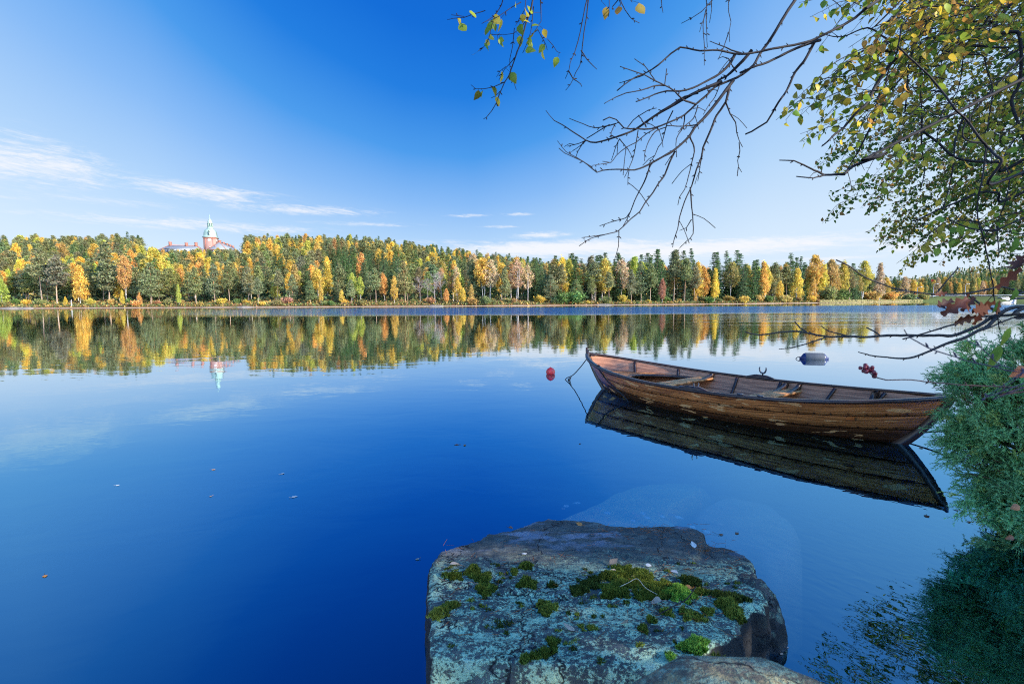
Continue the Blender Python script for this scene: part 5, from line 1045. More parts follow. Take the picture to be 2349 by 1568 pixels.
cushion([(740, 462, 36, 18), (672, 497, 28, 12)], 'pair of small moss tufts under the bare dark stretch', MD, .022)
cushion([(862, 685, 68, 32), (850, 730, 24, 14)], 'olive moss cushion left of the large moss mat', OL, .034)
cushion([(1050, 612, 55, 24), (1115, 580, 60, 26), (1140, 545, 40, 16)], 'dark moss tufts touching the left of the large mat', DK, .028)
cushion([(895, 583, 40, 16)], 'flat dark tuft between two moss cushions', DK, .018)
cushion([(1860, 640, 60, 30), (1940, 650, 70, 34), (2010, 672, 46, 24)], 'dark moss mat by the right edge', DK, .028)
cushion([(1935, 715, 60, 40), (1965, 765, 46, 30), (1900, 700, 40, 20)], 'olive moss hanging over the right edge', OL, .036)
cushion([(1760, 628, 40, 20)], 'small bright moss tuft beside the bright cushion', MD, .024)
cushion([(1570, 742, 40, 20), (1720, 770, 60, 30), (1680, 745, 40, 20)], 'moss tufts under the dark twig', OL, .026)
cushion([(1815, 742, 36, 18)], 'small moss tuft below the right moss mat', OL, .022)
cushion([(1755, 920, 46, 26), (1690, 945, 50, 24), (1740, 970, 40, 20), (1785, 960, 20, 12)], 'fresh green moss at the front right corner', BR, .03)
cushion([(1590, 1000, 22, 30)], 'narrow bright moss strip beside the boulder', BR, .02)
cushion([(840, 950, 44, 26), (905, 905, 38, 34), (770, 975, 46, 18), (735, 995, 30, 14)], 'moss filling the crack at the front', MD, .026)
cushion([(255, 720, 46, 30), (215, 755, 40, 26), (305, 690, 40, 12)], 'yellowish moss strip over the left edge', OL, .028)
cushion([(1472, 788, 28, 22)], 'small round moss tuft in the front lichen', MD, .022)
cushion([(1425, 838, 26, 20)], 'small round moss tuft nearest the boulder', MD, .02)
cushion([(1130, 828, 34, 12), (1082, 840, 18, 8)], 'low olive moss tuft right of the large beige leaf', OL, .016)
mb = MB()
for k in range(150):
    zx, zy = rng.uniform(230, 2020), 440 + 560 * rng.uniform(0, 1) ** 1.2
    if vnoise(np.array([[zx, zy]]), .006, 77, 2)[0] < -.1: continue
    moss_mound(mb, on_rock(zx, zy, 0), rng.uniform(.005, .022), rng.uniform(.005, .02), rng.uniform(.006, .014), DK if rng.uniform() < .6 else OL, int(rng.uniform(20, 90)), .009)
tag(mb.build('moss', M_MOSS), 'crumbs of dark moss scattered over the lichen', None, kind='stuff')

# ================================================================== JUNIPER ON THE RIGHT BANK
JE = [(2342, 860, 3.45, 0.26), (2297, 950, 3.3, 0.28), (2352, 1050, 3.2, 0.34), (2387, 1150, 3.1, 0.31), (2342, 1190, 3.0, 0.16), (2257, 915, 3.5, 0.20), (2387, 840, 3.5, 0.24), (2287, 1050, 3.25, 0.23), (2237, 850, 3.6, 0.14), (2432, 1000, 3.3, 0.43), (2312, 1120, 3.1, 0.21), (2247, 1000, 3.4, 0.14), (2452, 1180, 3.2, 0.36), (2227, 822, 3.6, 0.09), (2377, 800, 3.5, 0.12)]
jroot = np.array([3.75, 3.45, float(bank_z(3.75, 3.45))]); JN = empty('juniper_bush', tuple(jroot), 'dense blue-green juniper overhanging the water beside the boat stern', 'bush')
A0, D0, Ln = [], [], []
rr = np.array([q[3] for q in JE]); wts = rr ** 2 / (rr ** 2).sum()
for k in range(330):      # sprays grow in tufts with dark hollows between them
    q = JE[rng.choice(len(JE), p=wts)]; c = at(q[0], q[1], q[2]); v = rng.normal(size=3); v /= np.linalg.norm(v); pc = c + v * q[3] * rng.uniform(.6, 1.02) ** .6
    if pc[2] < .12: pc[2] = rng.uniform(.1, .22)
    out = pc - (jroot + [.05, .05, .35]); out /= np.linalg.norm(out); dt = out * .6 + v * .4 + np.array([-.18, -.08, .25]) + rng.normal(0, .18, 3); dt /= np.linalg.norm(dt)
    for m_ in range(rng.integers(8, 14)):
        p = pc - dt * rng.uniform(0, .14) + rng.normal(0, .028, 3)
        if p[2] < .08: p[2] = .09
        d_ = dt + rng.normal(0, .22, 3); A0.append(p); D0.append(d_ / np.linalg.norm(d_)); Ln.append(rng.uniform(.07, .17))
for (x, y, Y) in ((2218, 800, 3.6), (2210, 790, 3.6), (2233, 830, 3.6), (2198, 845, 3.65), (2188, 868, 3.6), (2168, 872, 3.6), (2178, 880, 3.6), (2218, 860, 3.6), (2348, 790, 3.5), (2360, 780, 3.5), (2183, 1010, 3.4), (2168, 1000, 3.4), (2193, 1020, 3.4), (2233, 1150, 3.1), (2218, 1140, 3.1), (2248, 1240, 3.0), (2278, 1240, 3.0), (2168, 935, 3.5), (2308, 1250, 3.0), (2188, 960, 3.4)):
    for k in range(7): A0.append(at(x + rng.normal(12, 9), y + rng.normal(8, 8), Y) + rng.normal(0, .02, 3)); dv = np.array([-.55, -.1, .35 if y < 900 else .0]) + rng.normal(0, .22, 3); D0.append(dv / np.linalg.norm(dv)); Ln.append(rng.uniform(.09, .17))
A0, D0, Ln = np.array(A0), np.array(D0), np.array(Ln); mb = MB(); NV, NC = [], []
tone_j = 1 + .7 * vnoise(A0, 5, 91, 3)
stem = MB()
for a, d_, L, tn in zip(A0, D0, Ln, tone_j):
    ns = 7; subs = [(a, d_, L)]
    for s_ in range(6):
        t = rng.uniform(.15, .9); nd2 = d_ + rng.normal(0, .55, 3); nd2 /= np.linalg.norm(nd2); subs.append((a + d_ * L * t, nd2, L * rng.uniform(.3, .55)))
    base_c = np.array([.22, .45, .17]) * tn
    if rng.uniform() < .12: base_c = np.array([.36, .46, .12]) * tn
    for (p0, dd, l_) in subs:
        n = int(10 + l_ * 130); t = np.linspace(0, 1, n); dr = np.array([0, 0, -.25 * l_]); C_ = p0 + dd * (l_ * t)[:, None] + dr * (t ** 2)[:, None]; nd3 = rng.normal(size=(n, 3)); nd3 -= dd * (nd3 @ dd)[:, None]; nd3 /= np.linalg.norm(nd3, axis=1)[:, None]; nv = nd3 * .8 + dd * .75
        ln_ = rng.uniform(.009, .017, n)[:, None]; sd2 = np.cross(nv, dd); sd2 /= np.linalg.norm(sd2, axis=1)[:, None] + 1e-9; w = .0026
        NV.append(np.stack([C_ - sd2 * w, C_ + sd2 * w, C_ + nv * ln_], 1)); NC.append(np.repeat(base_c[None] * rng.uniform(.6, 1.4, (n, 1)), 3, 0))
    if rng.uniform() < .3: stem.tube([a, a + d_ * L * .9], [.002, .001], 3, (.16, .09, .05), cap=False)
NV = np.concatenate(NV).reshape(-1, 3); mb.add(NV - jroot, np.arange(len(NV)).reshape(-1, 3), np.concatenate(NC)); fo = mb.build('foliage', foliage('juniper_needles', .3, .02, objcol=False), JN)
for q in JE + [(x_, y_, Y_, .2) for x_, y_, Y_ in ((2250, 900, 3.4), (2330, 950, 3.4), (2300, 1120, 3.2), (2340, 1060, 3.3))]:
    c = at(q[0], q[1], q[2]); mid = (jroot + c) / 2 + rng.normal(0, .06, 3) + [0, 0, .08]; stem.tube(smooth_path([jroot + [0, 0, -.05], mid, c], .06), .011, 5, (.14, .085, .055), cap=False)
    for k in range(5): e_ = c + rng.normal(size=3) * q[3] * .55; stem.tube([mid * .3 + c * .7, (c + e_) / 2 + rng.normal(0, .03, 3), e_], [.006, .004, .002], 4, (.15, .085, .05), cap=False)
stem.V = [v - jroot for v in stem.V]; stem.build('stems', M_TWIG, JN)

# ================================================================== BIRCH ARCHING IN FROM THE RIGHT
def c4(x, y): return 1233 + x * .38396, y * .38396
def c3(x, y): return 1003.6 + x * .256, y * .256
def c5(x, y): return 1777.8 + x * .2560, y * .2560
def c6(x, y): return 1777.8 + x * .2560, 286.7 + y * .2560
def c7(x, y): return 1720.5 + x * .2926, 487.5 + y * .2926
broot = np.array([4.7, 1.9, float(bank_z(4.7, 1.9)) - .1]); BT = empty('birch_tree', tuple(broot), 'birch rooted on the near bank arching over the water, half its twigs bare', 'tree')
def trunk_at(z_): t = (z_ - broot[2]) / 9.0; return broot + np.array([-.5 * t + .12 * math.sin(3 * t), .35 * t, 9.0 * t])
BARK = np.array([.022, .018, .019]); q = MB(); P = np.array([trunk_at(z_) for z_ in np.linspace(broot[2], broot[2] + 8.6, 26)]); q.tube(P, np.linspace(.15, .03, 26), 14, (.42, .39, .36)); q.V = [v - broot for v in q.V]; q.build('trunk', simple('birch_bark', (.34, .31, .28), .8, .2, .7, 5, .4), BT)
def trace(f, pts, Y0, Y1=None, wob=.012):
    Y1 = Y0 if Y1 is None else Y1; n = len(pts); Ys = np.linspace(Y0, Y1, n) + np.concatenate([[0], rng.normal(0, wob, n - 1)]); return np.array([at(*f(*p), Y) for p, Y in zip(pts, Ys)])
def knobbly(mb, P, r0_, r1_, c=BARK, k=6, buds=.055, step=.02, twig=0.0):
    S_p = smooth_path(P, step); n = len(S_p); L = np.linalg.norm(np.diff(S_p, axis=0), axis=1).sum(); jit = vnoise(S_p, 30, 5, 2)[:, None] * .0028; S_p = S_p + jit * np.array([1, .4, 1]); r = np.linspace(r0_, r1_, n) * (1 + .14 * vnoise(S_p, 45, 8, 2)); mb.tube(S_p, r, k, c)
    for b in range(int(L / buds)):
        i_ = rng.integers(1, n - 1); T = S_p[min(i_ + 1, n - 1)] - S_p[i_ - 1]; T /= np.linalg.norm(T) + 1e-9; v = np.cross(T, [0, 1, 0]) * rng.choice([-1, 1]) + T * .9 + rng.normal(0, .2, 3); v /= np.linalg.norm(v); ln_ = rng.uniform(.007, .014) + r[i_] * .8; mb.tube([S_p[i_], S_p[i_] + v * ln_ * .6, S_p[i_] + v * ln_], [max(.0012, r[i_] * .5), .0022, .0008], 4, c)
        if rng.uniform() < twig:
            l2 = rng.uniform(.04, .12); mb.tube(smooth_path([S_p[i_], S_p[i_] + v * l2 * .5, S_p[i_] + v * l2 - [0, 0, l2 * .2]], .02), [.0016] * 0 or .0014, 4, c)
    return S_p
def part(name, mb, m=None): mb.V = [v - broot for v in mb.V]; return mb.build(name, m or M_TWIG, BT, True)
# -- the big bare branch
YB = 2.05; q = MB()
A_ = [(1540, 0), (1480, 90), (1420, 190), (1375, 260), (1330, 320), (1290, 390), (1230, 440), (1190, 465), (1130, 490), (1060, 520), (1010, 570), (950, 620), (880, 685), (800, 725), (740, 750), (680, 768), (600, 770), (520, 762), (487, 735), (470, 715), (430, 700), (392, 718)]
root = [trunk_at(5.2), at(2250, -420, 2.3), at(1950, -180, 2.15)]
knobbly(q, np.concatenate([root, trace(c4, A_, YB)]), .026, .0022, k=8)
B_ = [(930, 0), (800, 90), (720, 160), (620, 220), (500, 280), (370, 345)]; B2 = [(1600, 255), (1500, 275), (1400, 293), (1320, 310), (1240, 322), (1170, 320), (1080, 300), (970, 305), (900, 288), (850, 285), (800, 318), (765, 350), (720, 390), (650, 435), (580, 465), (520, 505), (475, 542)]
knobbly(q, np.concatenate([[trunk_at(4.4), at(2250, -160, 2.3)], trace(c5, B_, 2.0), trace(c4, B2, 2.0)]), .019, .0022, k=8)
D_ = 2.04
SUB = [([(1690, 240), (1590, 270), (1500, 310), (1380, 370), (1290, 400), (1210, 435)], .006, .004), ([(1670, 225), (1640, 280), (1590, 370), (1540, 430), (1490, 540), (1440, 610), (1400, 680), (1370, 730), (1320, 760), (1280, 785), (1243, 800)], .006, .003),
 ([(1180, 325), (1150, 380), (1090, 440), (1010, 485), (930, 525), (850, 545), (770, 545), (700, 565), (640, 590), (588, 608)], .0055, .0018), ([(1280, 300), (1230, 360), (1180, 410), (1130, 455), (1080, 480), (1050, 530)], .007, .004),
 ([(1100, 490), (1020, 520), (930, 560), (860, 600), (790, 640), (720, 680), (660, 720), (590, 770), (510, 805), (430, 830), (350, 850), (290, 838), (220, 795), (150, 745), (100, 720), (70, 690), (50, 660)], .0065, .0014), ([(290, 838), (240, 860), (180, 873)], .002, .0012), ([(290, 840), (250, 875), (205, 905)], .002, .0012), ([(275, 850), (240, 905), (228, 945)], .002, .0012),
 ([(470, 740), (400, 755), (340, 765), (270, 740), (190, 708)], .0025, .0013), ([(430, 745), (370, 780), (290, 830)], .0022, .0018),
 ([(1170, 480), (1110, 560), (1050, 640), (990, 710), (940, 760), (910, 810), (860, 860), (810, 900), (740, 940), (660, 985), (580, 1015), (470, 1012), (390, 1018), (355, 1030), (325, 1005), (270, 965), (215, 938), (160, 915), (128, 885)], .0062, .0013), ([(330, 1000), (230, 940), (170, 905), (120, 840)], .002, .0012),
 ([(820, 905), (790, 970), (760, 1045), (720, 1100), (690, 1150), (640, 1215), (610, 1265), (560, 1305), (510, 1355), (480, 1380), (410, 1400), (330, 1420), (290, 1440), (250, 1468)], .0036, .0013), ([(410, 1400), (330, 1412), (265, 1420)], .002, .0012), ([(485, 1380), (484, 1470), (470, 1520), (455, 1568)], .002, .0012), ([(670, 990), (650, 1060), (610, 1140), (580, 1200), (555, 1265), (530, 1300), (460, 1320), (372, 1348)], .003, .0013), ([(555, 1265), (535, 1310), (510, 1350)], .002, .0015),
 ([(1150, 500), (1125, 610), (1070, 690), (1030, 790), (990, 880), (980, 940), (950, 1010), (920, 1110), (880, 1200), (850, 1290), (835, 1370), (815, 1430), (808, 1475)], .0052, .0013), ([(985, 930), (970, 1000), (958, 1080)], .002, .0012), ([(910, 1120), (918, 1200), (925, 1280), (930, 1395), (890, 1440), (850, 1480)], .0028, .0012), ([(920, 1310), (890, 1360), (848, 1378)], .002, .0012),
 ([(910, 820), (930, 860), (935, 910), (918, 980), (900, 1060), (880, 1130), (850, 1175), (838, 1225)], .003, .0013), ([(1125, 610), (1150, 680), (1185, 730), (1190, 790), (1205, 840), (1225, 880)], .003, .0013), ([(1205, 850), (1210, 900), (1195, 960), (1200, 1000), (1218, 1030)], .002, .0012), ([(1200, 1000), (1193, 1052)], .002, .0014),
 ([(950, 622), (870, 595), (820, 545), (760, 510), (700, 480), (640, 450), (560, 420), (490, 400)], .0035, .0013), ([(710, 490), (660, 420), (620, 380), (580, 352)], .002, .0012), ([(760, 510), (700, 515), (620, 540), (530, 555), (470, 580), (400, 618)], .003, .0013), ([(760, 510), (768, 450), (772, 412)], .002, .0018), ([(640, 445), (560, 475), (490, 495)], .003, .0013), ([(960, 560), (880, 575), (800, 625), (740, 660), (700, 690)], .0025, .0015),
 ([(1240, 325), (1160, 300), (1090, 270), (1030, 245)], .003, .0012), ([(1190, 430), (1160, 390), (1140, 350), (1105, 340), (1078, 352)], .0025, .0014), ([(1090, 500), (1060, 580), (1030, 620), (990, 685)], .0022, .0012), ([(960, 630), (940, 690), (920, 720), (870, 760), (840, 790)], .0024, .0012), ([(810, 660), (780, 720), (760, 790), (745, 850), (720, 880), (700, 930), (660, 985)], .0024, .0012), ([(600, 780), (590, 850), (575, 930), (545, 1010), (520, 1060)], .0022, .0012), ([(545, 1010), (540, 1105)], .0016, .0012),
 ([(770, 760), (700, 790), (650, 880), (640, 960)], .0024, .0012), ([(720, 760), (650, 800), (590, 850), (530, 880), (470, 930), (440, 970), (390, 962)], .0024, .0012), ([(440, 970), (380, 980), (325, 990)], .0016, .0012), ([(490, 830), (470, 870), (440, 960)], .002, .0012), ([(490, 830), (540, 890), (570, 945)], .002, .0012), ([(460, 745), (440, 800), (480, 830)], .002, .0014), ([(540, 760), (570, 720), (610, 690), (660, 660), (712, 645)], .002, .0012), ([(600, 690), (640, 740), (650, 760)], .002, .0016),
 ([(880, 685), (870, 760), (830, 830), (830, 940)], .0024, .0012), ([(950, 745), (860, 755), (770, 752)], .0026, .0016), ([(1010, 570), (1075, 500), (1100, 460)], .003, .002), ([(860, 860), (790, 920), (700, 960), (650, 1040)], .0022, .0012)]
for pts, a, b_ in SUB: knobbly(q, trace(c4, pts, D_ + rng.normal(0, .03), D_ + rng.normal(0, .12)), a, b_, k=6, twig=.10)
part('bare_branch', q)
# -- bare and leafy twigs hanging in at the top
def leafy(mbt, mbl, P, r0_, r1_, pal, size, gap=.03, start=.0, buds=.06, hang=.8):
    S_p = knobbly(mbt, P, r0_, r1_, k=5, buds=buds, step=.02); n = len(S_p); d_ = np.concatenate([[0], np.cumsum(np.linalg.norm(np.diff(S_p, axis=0), axis=1))]); m_ = int(d_[-1] * (1 - start) / gap)
    m_ = max(m_, 1)
    t = d_[-1] * (start + (1 - start) * (np.arange(m_) + rng.uniform(0, 1, m_)) / m_); B0 = np.stack([np.interp(t, d_, S_p[:, k]) for k in range(3)], 1); ax = rng.normal(0, .55, (m_, 3)) + [0, 0, -hang]; ax /= np.linalg.norm(ax, axis=1)[:, None]
    sz = size * rng.uniform(.6, 1.15, m_); pet = B0 + rng.normal(0, .35, (m_, 3)) * sz[:, None] * .6 + ax * sz[:, None] * .3; cols = pal[rng.integers(0, len(pal), m_)] * rng.uniform(.75, 1.25, (m_, 1))
    add_leaves(mbl, pet, ax, rng.normal(size=(m_, 3)), sz, cols, .2)
    for a, b_ in zip(B0, pet): mbt.tube([a, b_], .0007, 3, BARK * 1.5, cap=False)
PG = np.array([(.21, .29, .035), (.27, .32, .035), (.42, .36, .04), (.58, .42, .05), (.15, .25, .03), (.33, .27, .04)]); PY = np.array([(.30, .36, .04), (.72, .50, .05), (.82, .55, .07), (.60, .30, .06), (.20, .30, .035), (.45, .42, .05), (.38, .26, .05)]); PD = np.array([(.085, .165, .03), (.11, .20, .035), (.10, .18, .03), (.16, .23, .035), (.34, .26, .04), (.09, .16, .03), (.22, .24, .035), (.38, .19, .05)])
T3 = [([(860, -60), (840, 80), (790, 220), (760, 330), (730, 420), (700, 510), (670, 600), (640, 680), (600, 740), (560, 830), (530, 920), (490, 990), (440, 1050), (415, 1065)], .0035, 0), ([(600, 735), (500, 780), (420, 795), (345, 793), (300, 760)], .0018, .034), ([(700, 510), (640, 580), (600, 620), (550, 720)], .0016, .10), ([(690, 250), (670, 430), (650, 530), (655, 640), (680, 720), (705, 808)], .0016, 0),
      ([(600, -60), (570, 50), (500, 150), (400, 210)], .0022, .03), ([(750, 20), (660, 70), (560, 140), (480, 180)], .0018, .032), ([(430, 95), (330, 125), (240, 155), (150, 165), (85, 180)], .0016, .034), ([(240, 150), (180, 140), (125, 135)], .0012, 0), ([(530, 130), (490, 220), (470, 310), (440, 390), (378, 460)], .0018, .032), ([(830, 130), (760, 230), (680, 300), (560, 310)], .0016, .035), ([(920, -40), (925, 80), (930, 190), (880, 270), (850, 310)], .0024, .03), ([(840, 310), (900, 270), (940, 340), (975, 400), (985, 450)], .0016, .035), ([(985, 350), (1040, 410), (1075, 460), (1100, 475)], .0012, .05),
      ([(800, -40), (780, 90), (740, 160), (700, 230)], .0018, .025), ([(860, 60), (850, 180), (830, 300), (800, 400), (760, 480)], .0018, .028), ([(470, 310), (540, 310), (545, 400)], .0014, .06), ([(610, 600), (560, 640), (530, 690)], .0012, .05), ([(570, 810), (520, 860), (480, 880)], .0014, .03)]
q, ql = MB(), MB(); topl = np.concatenate([[trunk_at(6.4), trunk_at(6.4) * .5 + np.array([1.2, 1.1, 2.3]), at(1700, -420, 2.1), at(1300, -160, 2.0)], trace(c3, [(860, -60)], 1.95)]); knobbly(q, topl, .02, .004, k=7)
knobbly(q, np.array([at(1300, -160, 2.0), at(1180, -70, 1.97), at(*c3(600, -60), 1.95)]), .006, .003)
for pts, r, gp in T3:
    P = trace(c3, pts, 1.95, 1.95 + rng.normal(0, .06))
    if gp: leafy(q, ql, P, r, 0.0009, PG, .046, gp, .2, hang=1.0)
    else: knobbly(q, P, r, .0011, k=5)
o = part('leafy_sprig', q); ql.V = [v - broot for v in ql.V]; ql.build('leaves', M_NEAR, o)
for grp in ([[(1350, -40), (1310, 120), (1280, 280), (1260, 370), (1225, 480), (1190, 560), (1180, 630), (1145, 705)], [(1180, 640), (1220, 705), (1280, 755), (1292, 780)], [(1355, -40), (1335, 150), (1310, 300), (1300, 420), (1285, 540), (1275, 590), (1240, 650), (1215, 710), (1190, 760), (1150, 808)], [(1290, 450), (1340, 530), (1390, 590), (1428, 622)]],):
    q = MB(); knobbly(q, np.array([at(1700, -420, 2.1), at(1500, -200, 2.0), at(*c3(1352, -40), 1.95)]), .006, .003)
    for pts in grp: knobbly(q, trace(c3, pts, 1.95, 1.95 + rng.normal(0, .05)), .0024, .0011, k=5)
    part('hanging_twig', q)
q, ql = MB(), MB(); knobbly(q, np.array([at(1700, -420, 2.1), at(1500, -140, 2.0), at(*c3(1620, -40), 1.95)]), .005, .003)
for pts, gp in (([(1620, -40), (1680, 90), (1720, 140), (1760, 185), (1808, 210)], 0), ([(1540, -40), (1540, 60), (1530, 155)], 0), ([(1620, 0), (1570, 60), (1565, 90)], 0), ([(1500, -60), (1480, -10), (1470, 10)], .03), ([(1625, -10), (1645, 40), (1640, 50)], .07), ([(1700, -30), (1730, 0), (1745, 20)], .05)):
    P = trace(c3, pts, 1.95)
    if gp: leafy(q, ql, P, .0016, .0009, PY, .045, gp, .3, hang=1.2)
    else: knobbly(q, P, .0018, .0011, k=5)
o = part('leafy_sprig', q)
if ql.n: ql.V = [v - broot for v in ql.V]; ql.build('leaves', M_NEAR, o)
q = MB(); knobbly(q, np.array([at(1950, -180, 2.15), at(1800, -90, 2.05), at(1640, -30, 2.0)]), .006, .003)
for pts in ([(1000, -60), (1010, 60), (980, 150), (970, 190)], [(1005, 60), (990, 150), (995, 250), (998, 390)], [(1010, 80), (1010, 200), (1015, 285)], [(1055, -10), (980, 70), (920, 110), (860, 140)], [(1040, -20), (1040, 60), (1030, 135)], [(1143, -40), (1140, 70), (1155, 130), (1145, 190), (1150, 250)], [(1140, 200), (1110, 290), (1080, 355)], [(735, -30), (742, 40), (748, 78)]): knobbly(q, trace(c4, pts, 2.0, 2.0 + rng.normal(0, .04)), .0019, .0011, k=5)
part('hanging_twig', q)
# -- dark limbs and long twigs through the leafy side
LIMB = [(c5, [(1155, -20), (1140, 150), (1120, 330), (1100, 420), (1085, 500), (1020, 620), (990, 760)], 2.2, .007, .003, 5.0), (c5, [(1520, -20), (1420, 130), (1330, 260), (1270, 380), (1220, 500), (1190, 640), (1185, 800), (1165, 1000)], 2.4, .012, .003, 5.0), (c5, [(1400, -40), (1380, 200), (1385, 330), (1310, 360), (1300, 500), (1300, 700), (1320, 1100)], 2.4, .009, .0025, 4.8),
 (c5, [(2231, 1540), (2030, 1430), (1920, 1330), (1830, 1230), (1720, 1080), (1600, 960), (1500, 820), (1380, 680), (1250, 560), (1110, 420)], 1.9, .012, .003, 3.2), (c5, [(2160, -20), (2190, 300), (2210, 500), (2190, 750), (2120, 900), (2170, 1080), (2240, 1260)], 2.5, .016, .006, 5.2), (c5, [(2080, -20), (1980, 180), (1800, 190), (1620, 220), (1480, 280), (1270, 330), (1130, 350), (950, 400), (800, 500), (640, 570), (520, 700)], 2.6, .013, .002, 5.0), (c5, [(2231, 420), (2100, 430), (1750, 410), (1560, 370), (1390, 330)], 2.7, .012, .004, 4.0),
 (c6, [(1930, -300), (1890, 200), (1870, 400), (1840, 560), (1815, 700), (1820, 860), (1860, 980), (1890, 1120), (1920, 1280), (1950, 1420), (1965, 1560), (1990, 1700), (2010, 1830)], 2.1, .009, .0018, 4.8), (c6, [(2231, 310), (2000, 330), (1750, 320), (1600, 280), (1450, 150), (1330, 60)], 3.2, .017, .006, 3.6), (c6, [(2231, 600), (2000, 605), (1850, 600), (1700, 660), (1560, 720), (1460, 760), (1300, 840), (1230, 860)], 3.2, .017, .004, 3.2), (c6, [(2231, 830), (2060, 910), (1950, 940), (1800, 935), (1680, 900), (1560, 850)], 2.0, .008, .0025, 2.8),
 (c5, [(1090, 515), (1000, 620), (890, 790), (830, 920), (720, 1020), (620, 1140), (540, 1200), (480, 1260), (420, 1310)], 2.1, .007, .0025, 0), (c6, [(620, 440), (560, 440), (440, 445), (330, 390), (250, 355), (170, 320), (40, 315)], 1.9, .005, .0018, 0), (c6, [(440, 450), (320, 475), (190, 460)], 1.9, .003, .0018, 0), (c6, [(1100, 150), (1000, 250), (830, 320), (700, 370), (620, 440)], 1.9, .009, .005, 3.4), (c5, [(1090, 480), (830, 440), (700, 530), (600, 620), (520, 720), (400, 800)], 2.3, .005, .0015, 0), (c5, [(1000, 350), (830, 250), (600, 330), (400, 300)], 2.4, .004, .0015, 0),
 (c5, [(940, 830), (880, 1080), (800, 1250), (720, 1400), (620, 1560)], 2.6, .006, .002, 0), (c5, [(1190, 640), (1000, 850), (930, 1000), (890, 1150)], 2.5, .005, .002, 0), (c5, [(1700, 250), (1690, 480), (1640, 800), (1500, 1000), (1450, 1250)], 2.5, .006, .002, 4.6), (c5, [(1900, 200), (1880, 520), (1950, 820), (1910, 1100), (1890, 1420), (1850, 1600)], 2.4, .007, .002, 4.6), (c6, [(2231, -60), (2150, 120), (2050, 300), (2100, 480), (2060, 700), (1990, 900), (2010, 1150)], 2.3, .006, .002, 3.8), (c6, [(1700, -100), (1620, 120), (1600, 330), (1560, 560), (1500, 760)], 2.5, .005, .0015, 0), (c6, [(1320, -80), (1310, 150), (1340, 400), (1300, 600)], 2.6, .005, .0015, 0)]
for f, pts, Y, a, b_, zj in LIMB:
    q = MB(); P = trace(f, pts, Y, wob=.03)
    if zj: P = np.concatenate([[trunk_at(zj), P[0] * .5 + trunk_at(zj) * .5 + [0, 0, .1]], P])
    knobbly(q, P, a, b_, k=7, twig=.25); part('limb', q)
# -- the hanging leaf sprays
XL = [(-120, 1880), (0, 1850), (60, 1858), (130, 1862), (180, 1820), (240, 1806), (290, 1835), (330, 1850), (380, 1848), (430, 1862), (480, 1872), (530, 1902), (570, 1930), (600, 1960), (640, 2030)]
q, ql = MB(), MB(); nsp = 0
while nsp < 395:        # side shoots in bunches, each bunch fanning from one point
    y = rng.uniform(-80, 630); xl_ = float(interp(y, XL)); x = xl_ + (2420 - xl_) * rng.uniform(0, 1) ** (.8 if y < 470 else .75)
    if y > 470 and rng.uniform() < .42: continue
    if y > 560 and rng.uniform() < .35: continue
    if nsp >= 330: y, x = rng.uniform(395, 560), rng.uniform(1985, 2380)
    front = nsp < 330 and ((y < 280 and x < 2060) or rng.uniform() < .12)
    if y < 300 and x < 2030 and rng.uniform() < .55: continue
    nsp += 1; Y0_ = rng.uniform(5.0, 6.3) if nsp > 330 else rng.uniform(2.1, 2.6) if front else (rng.uniform(3.0, 4.6) if y < 360 else rng.uniform(4.6, 6.2)); a0_ = rng.uniform(-.1, .65)
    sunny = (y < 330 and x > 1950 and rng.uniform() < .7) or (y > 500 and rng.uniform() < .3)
    for m_ in range(rng.integers(2, 5)):
        Y = Y0_ + rng.normal(0, .12); L = rng.uniform(.28, .6); tip = at(x + rng.normal(0, 26) * 3 / Y, y + rng.normal(0, 20) * 3 / Y, Y); a = a0_ + rng.normal(0, .18); up_ = np.array([math.cos(a), rng.normal(0, .25), math.sin(a) + .25]); up_ /= np.linalg.norm(up_)
        if tip[2] < .35: continue
        P = np.array([tip + up_ * L, tip + up_ * L * .55 + [0, 0, .05], tip + up_ * L * .2 + [0, 0, .02], tip])
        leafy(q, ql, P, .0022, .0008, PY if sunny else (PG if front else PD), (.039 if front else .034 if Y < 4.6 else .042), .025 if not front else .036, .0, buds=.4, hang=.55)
o = part('twigs', q); ql.V = [v - broot for v in ql.V]; ql.build('leaves', M_NEAR, o)

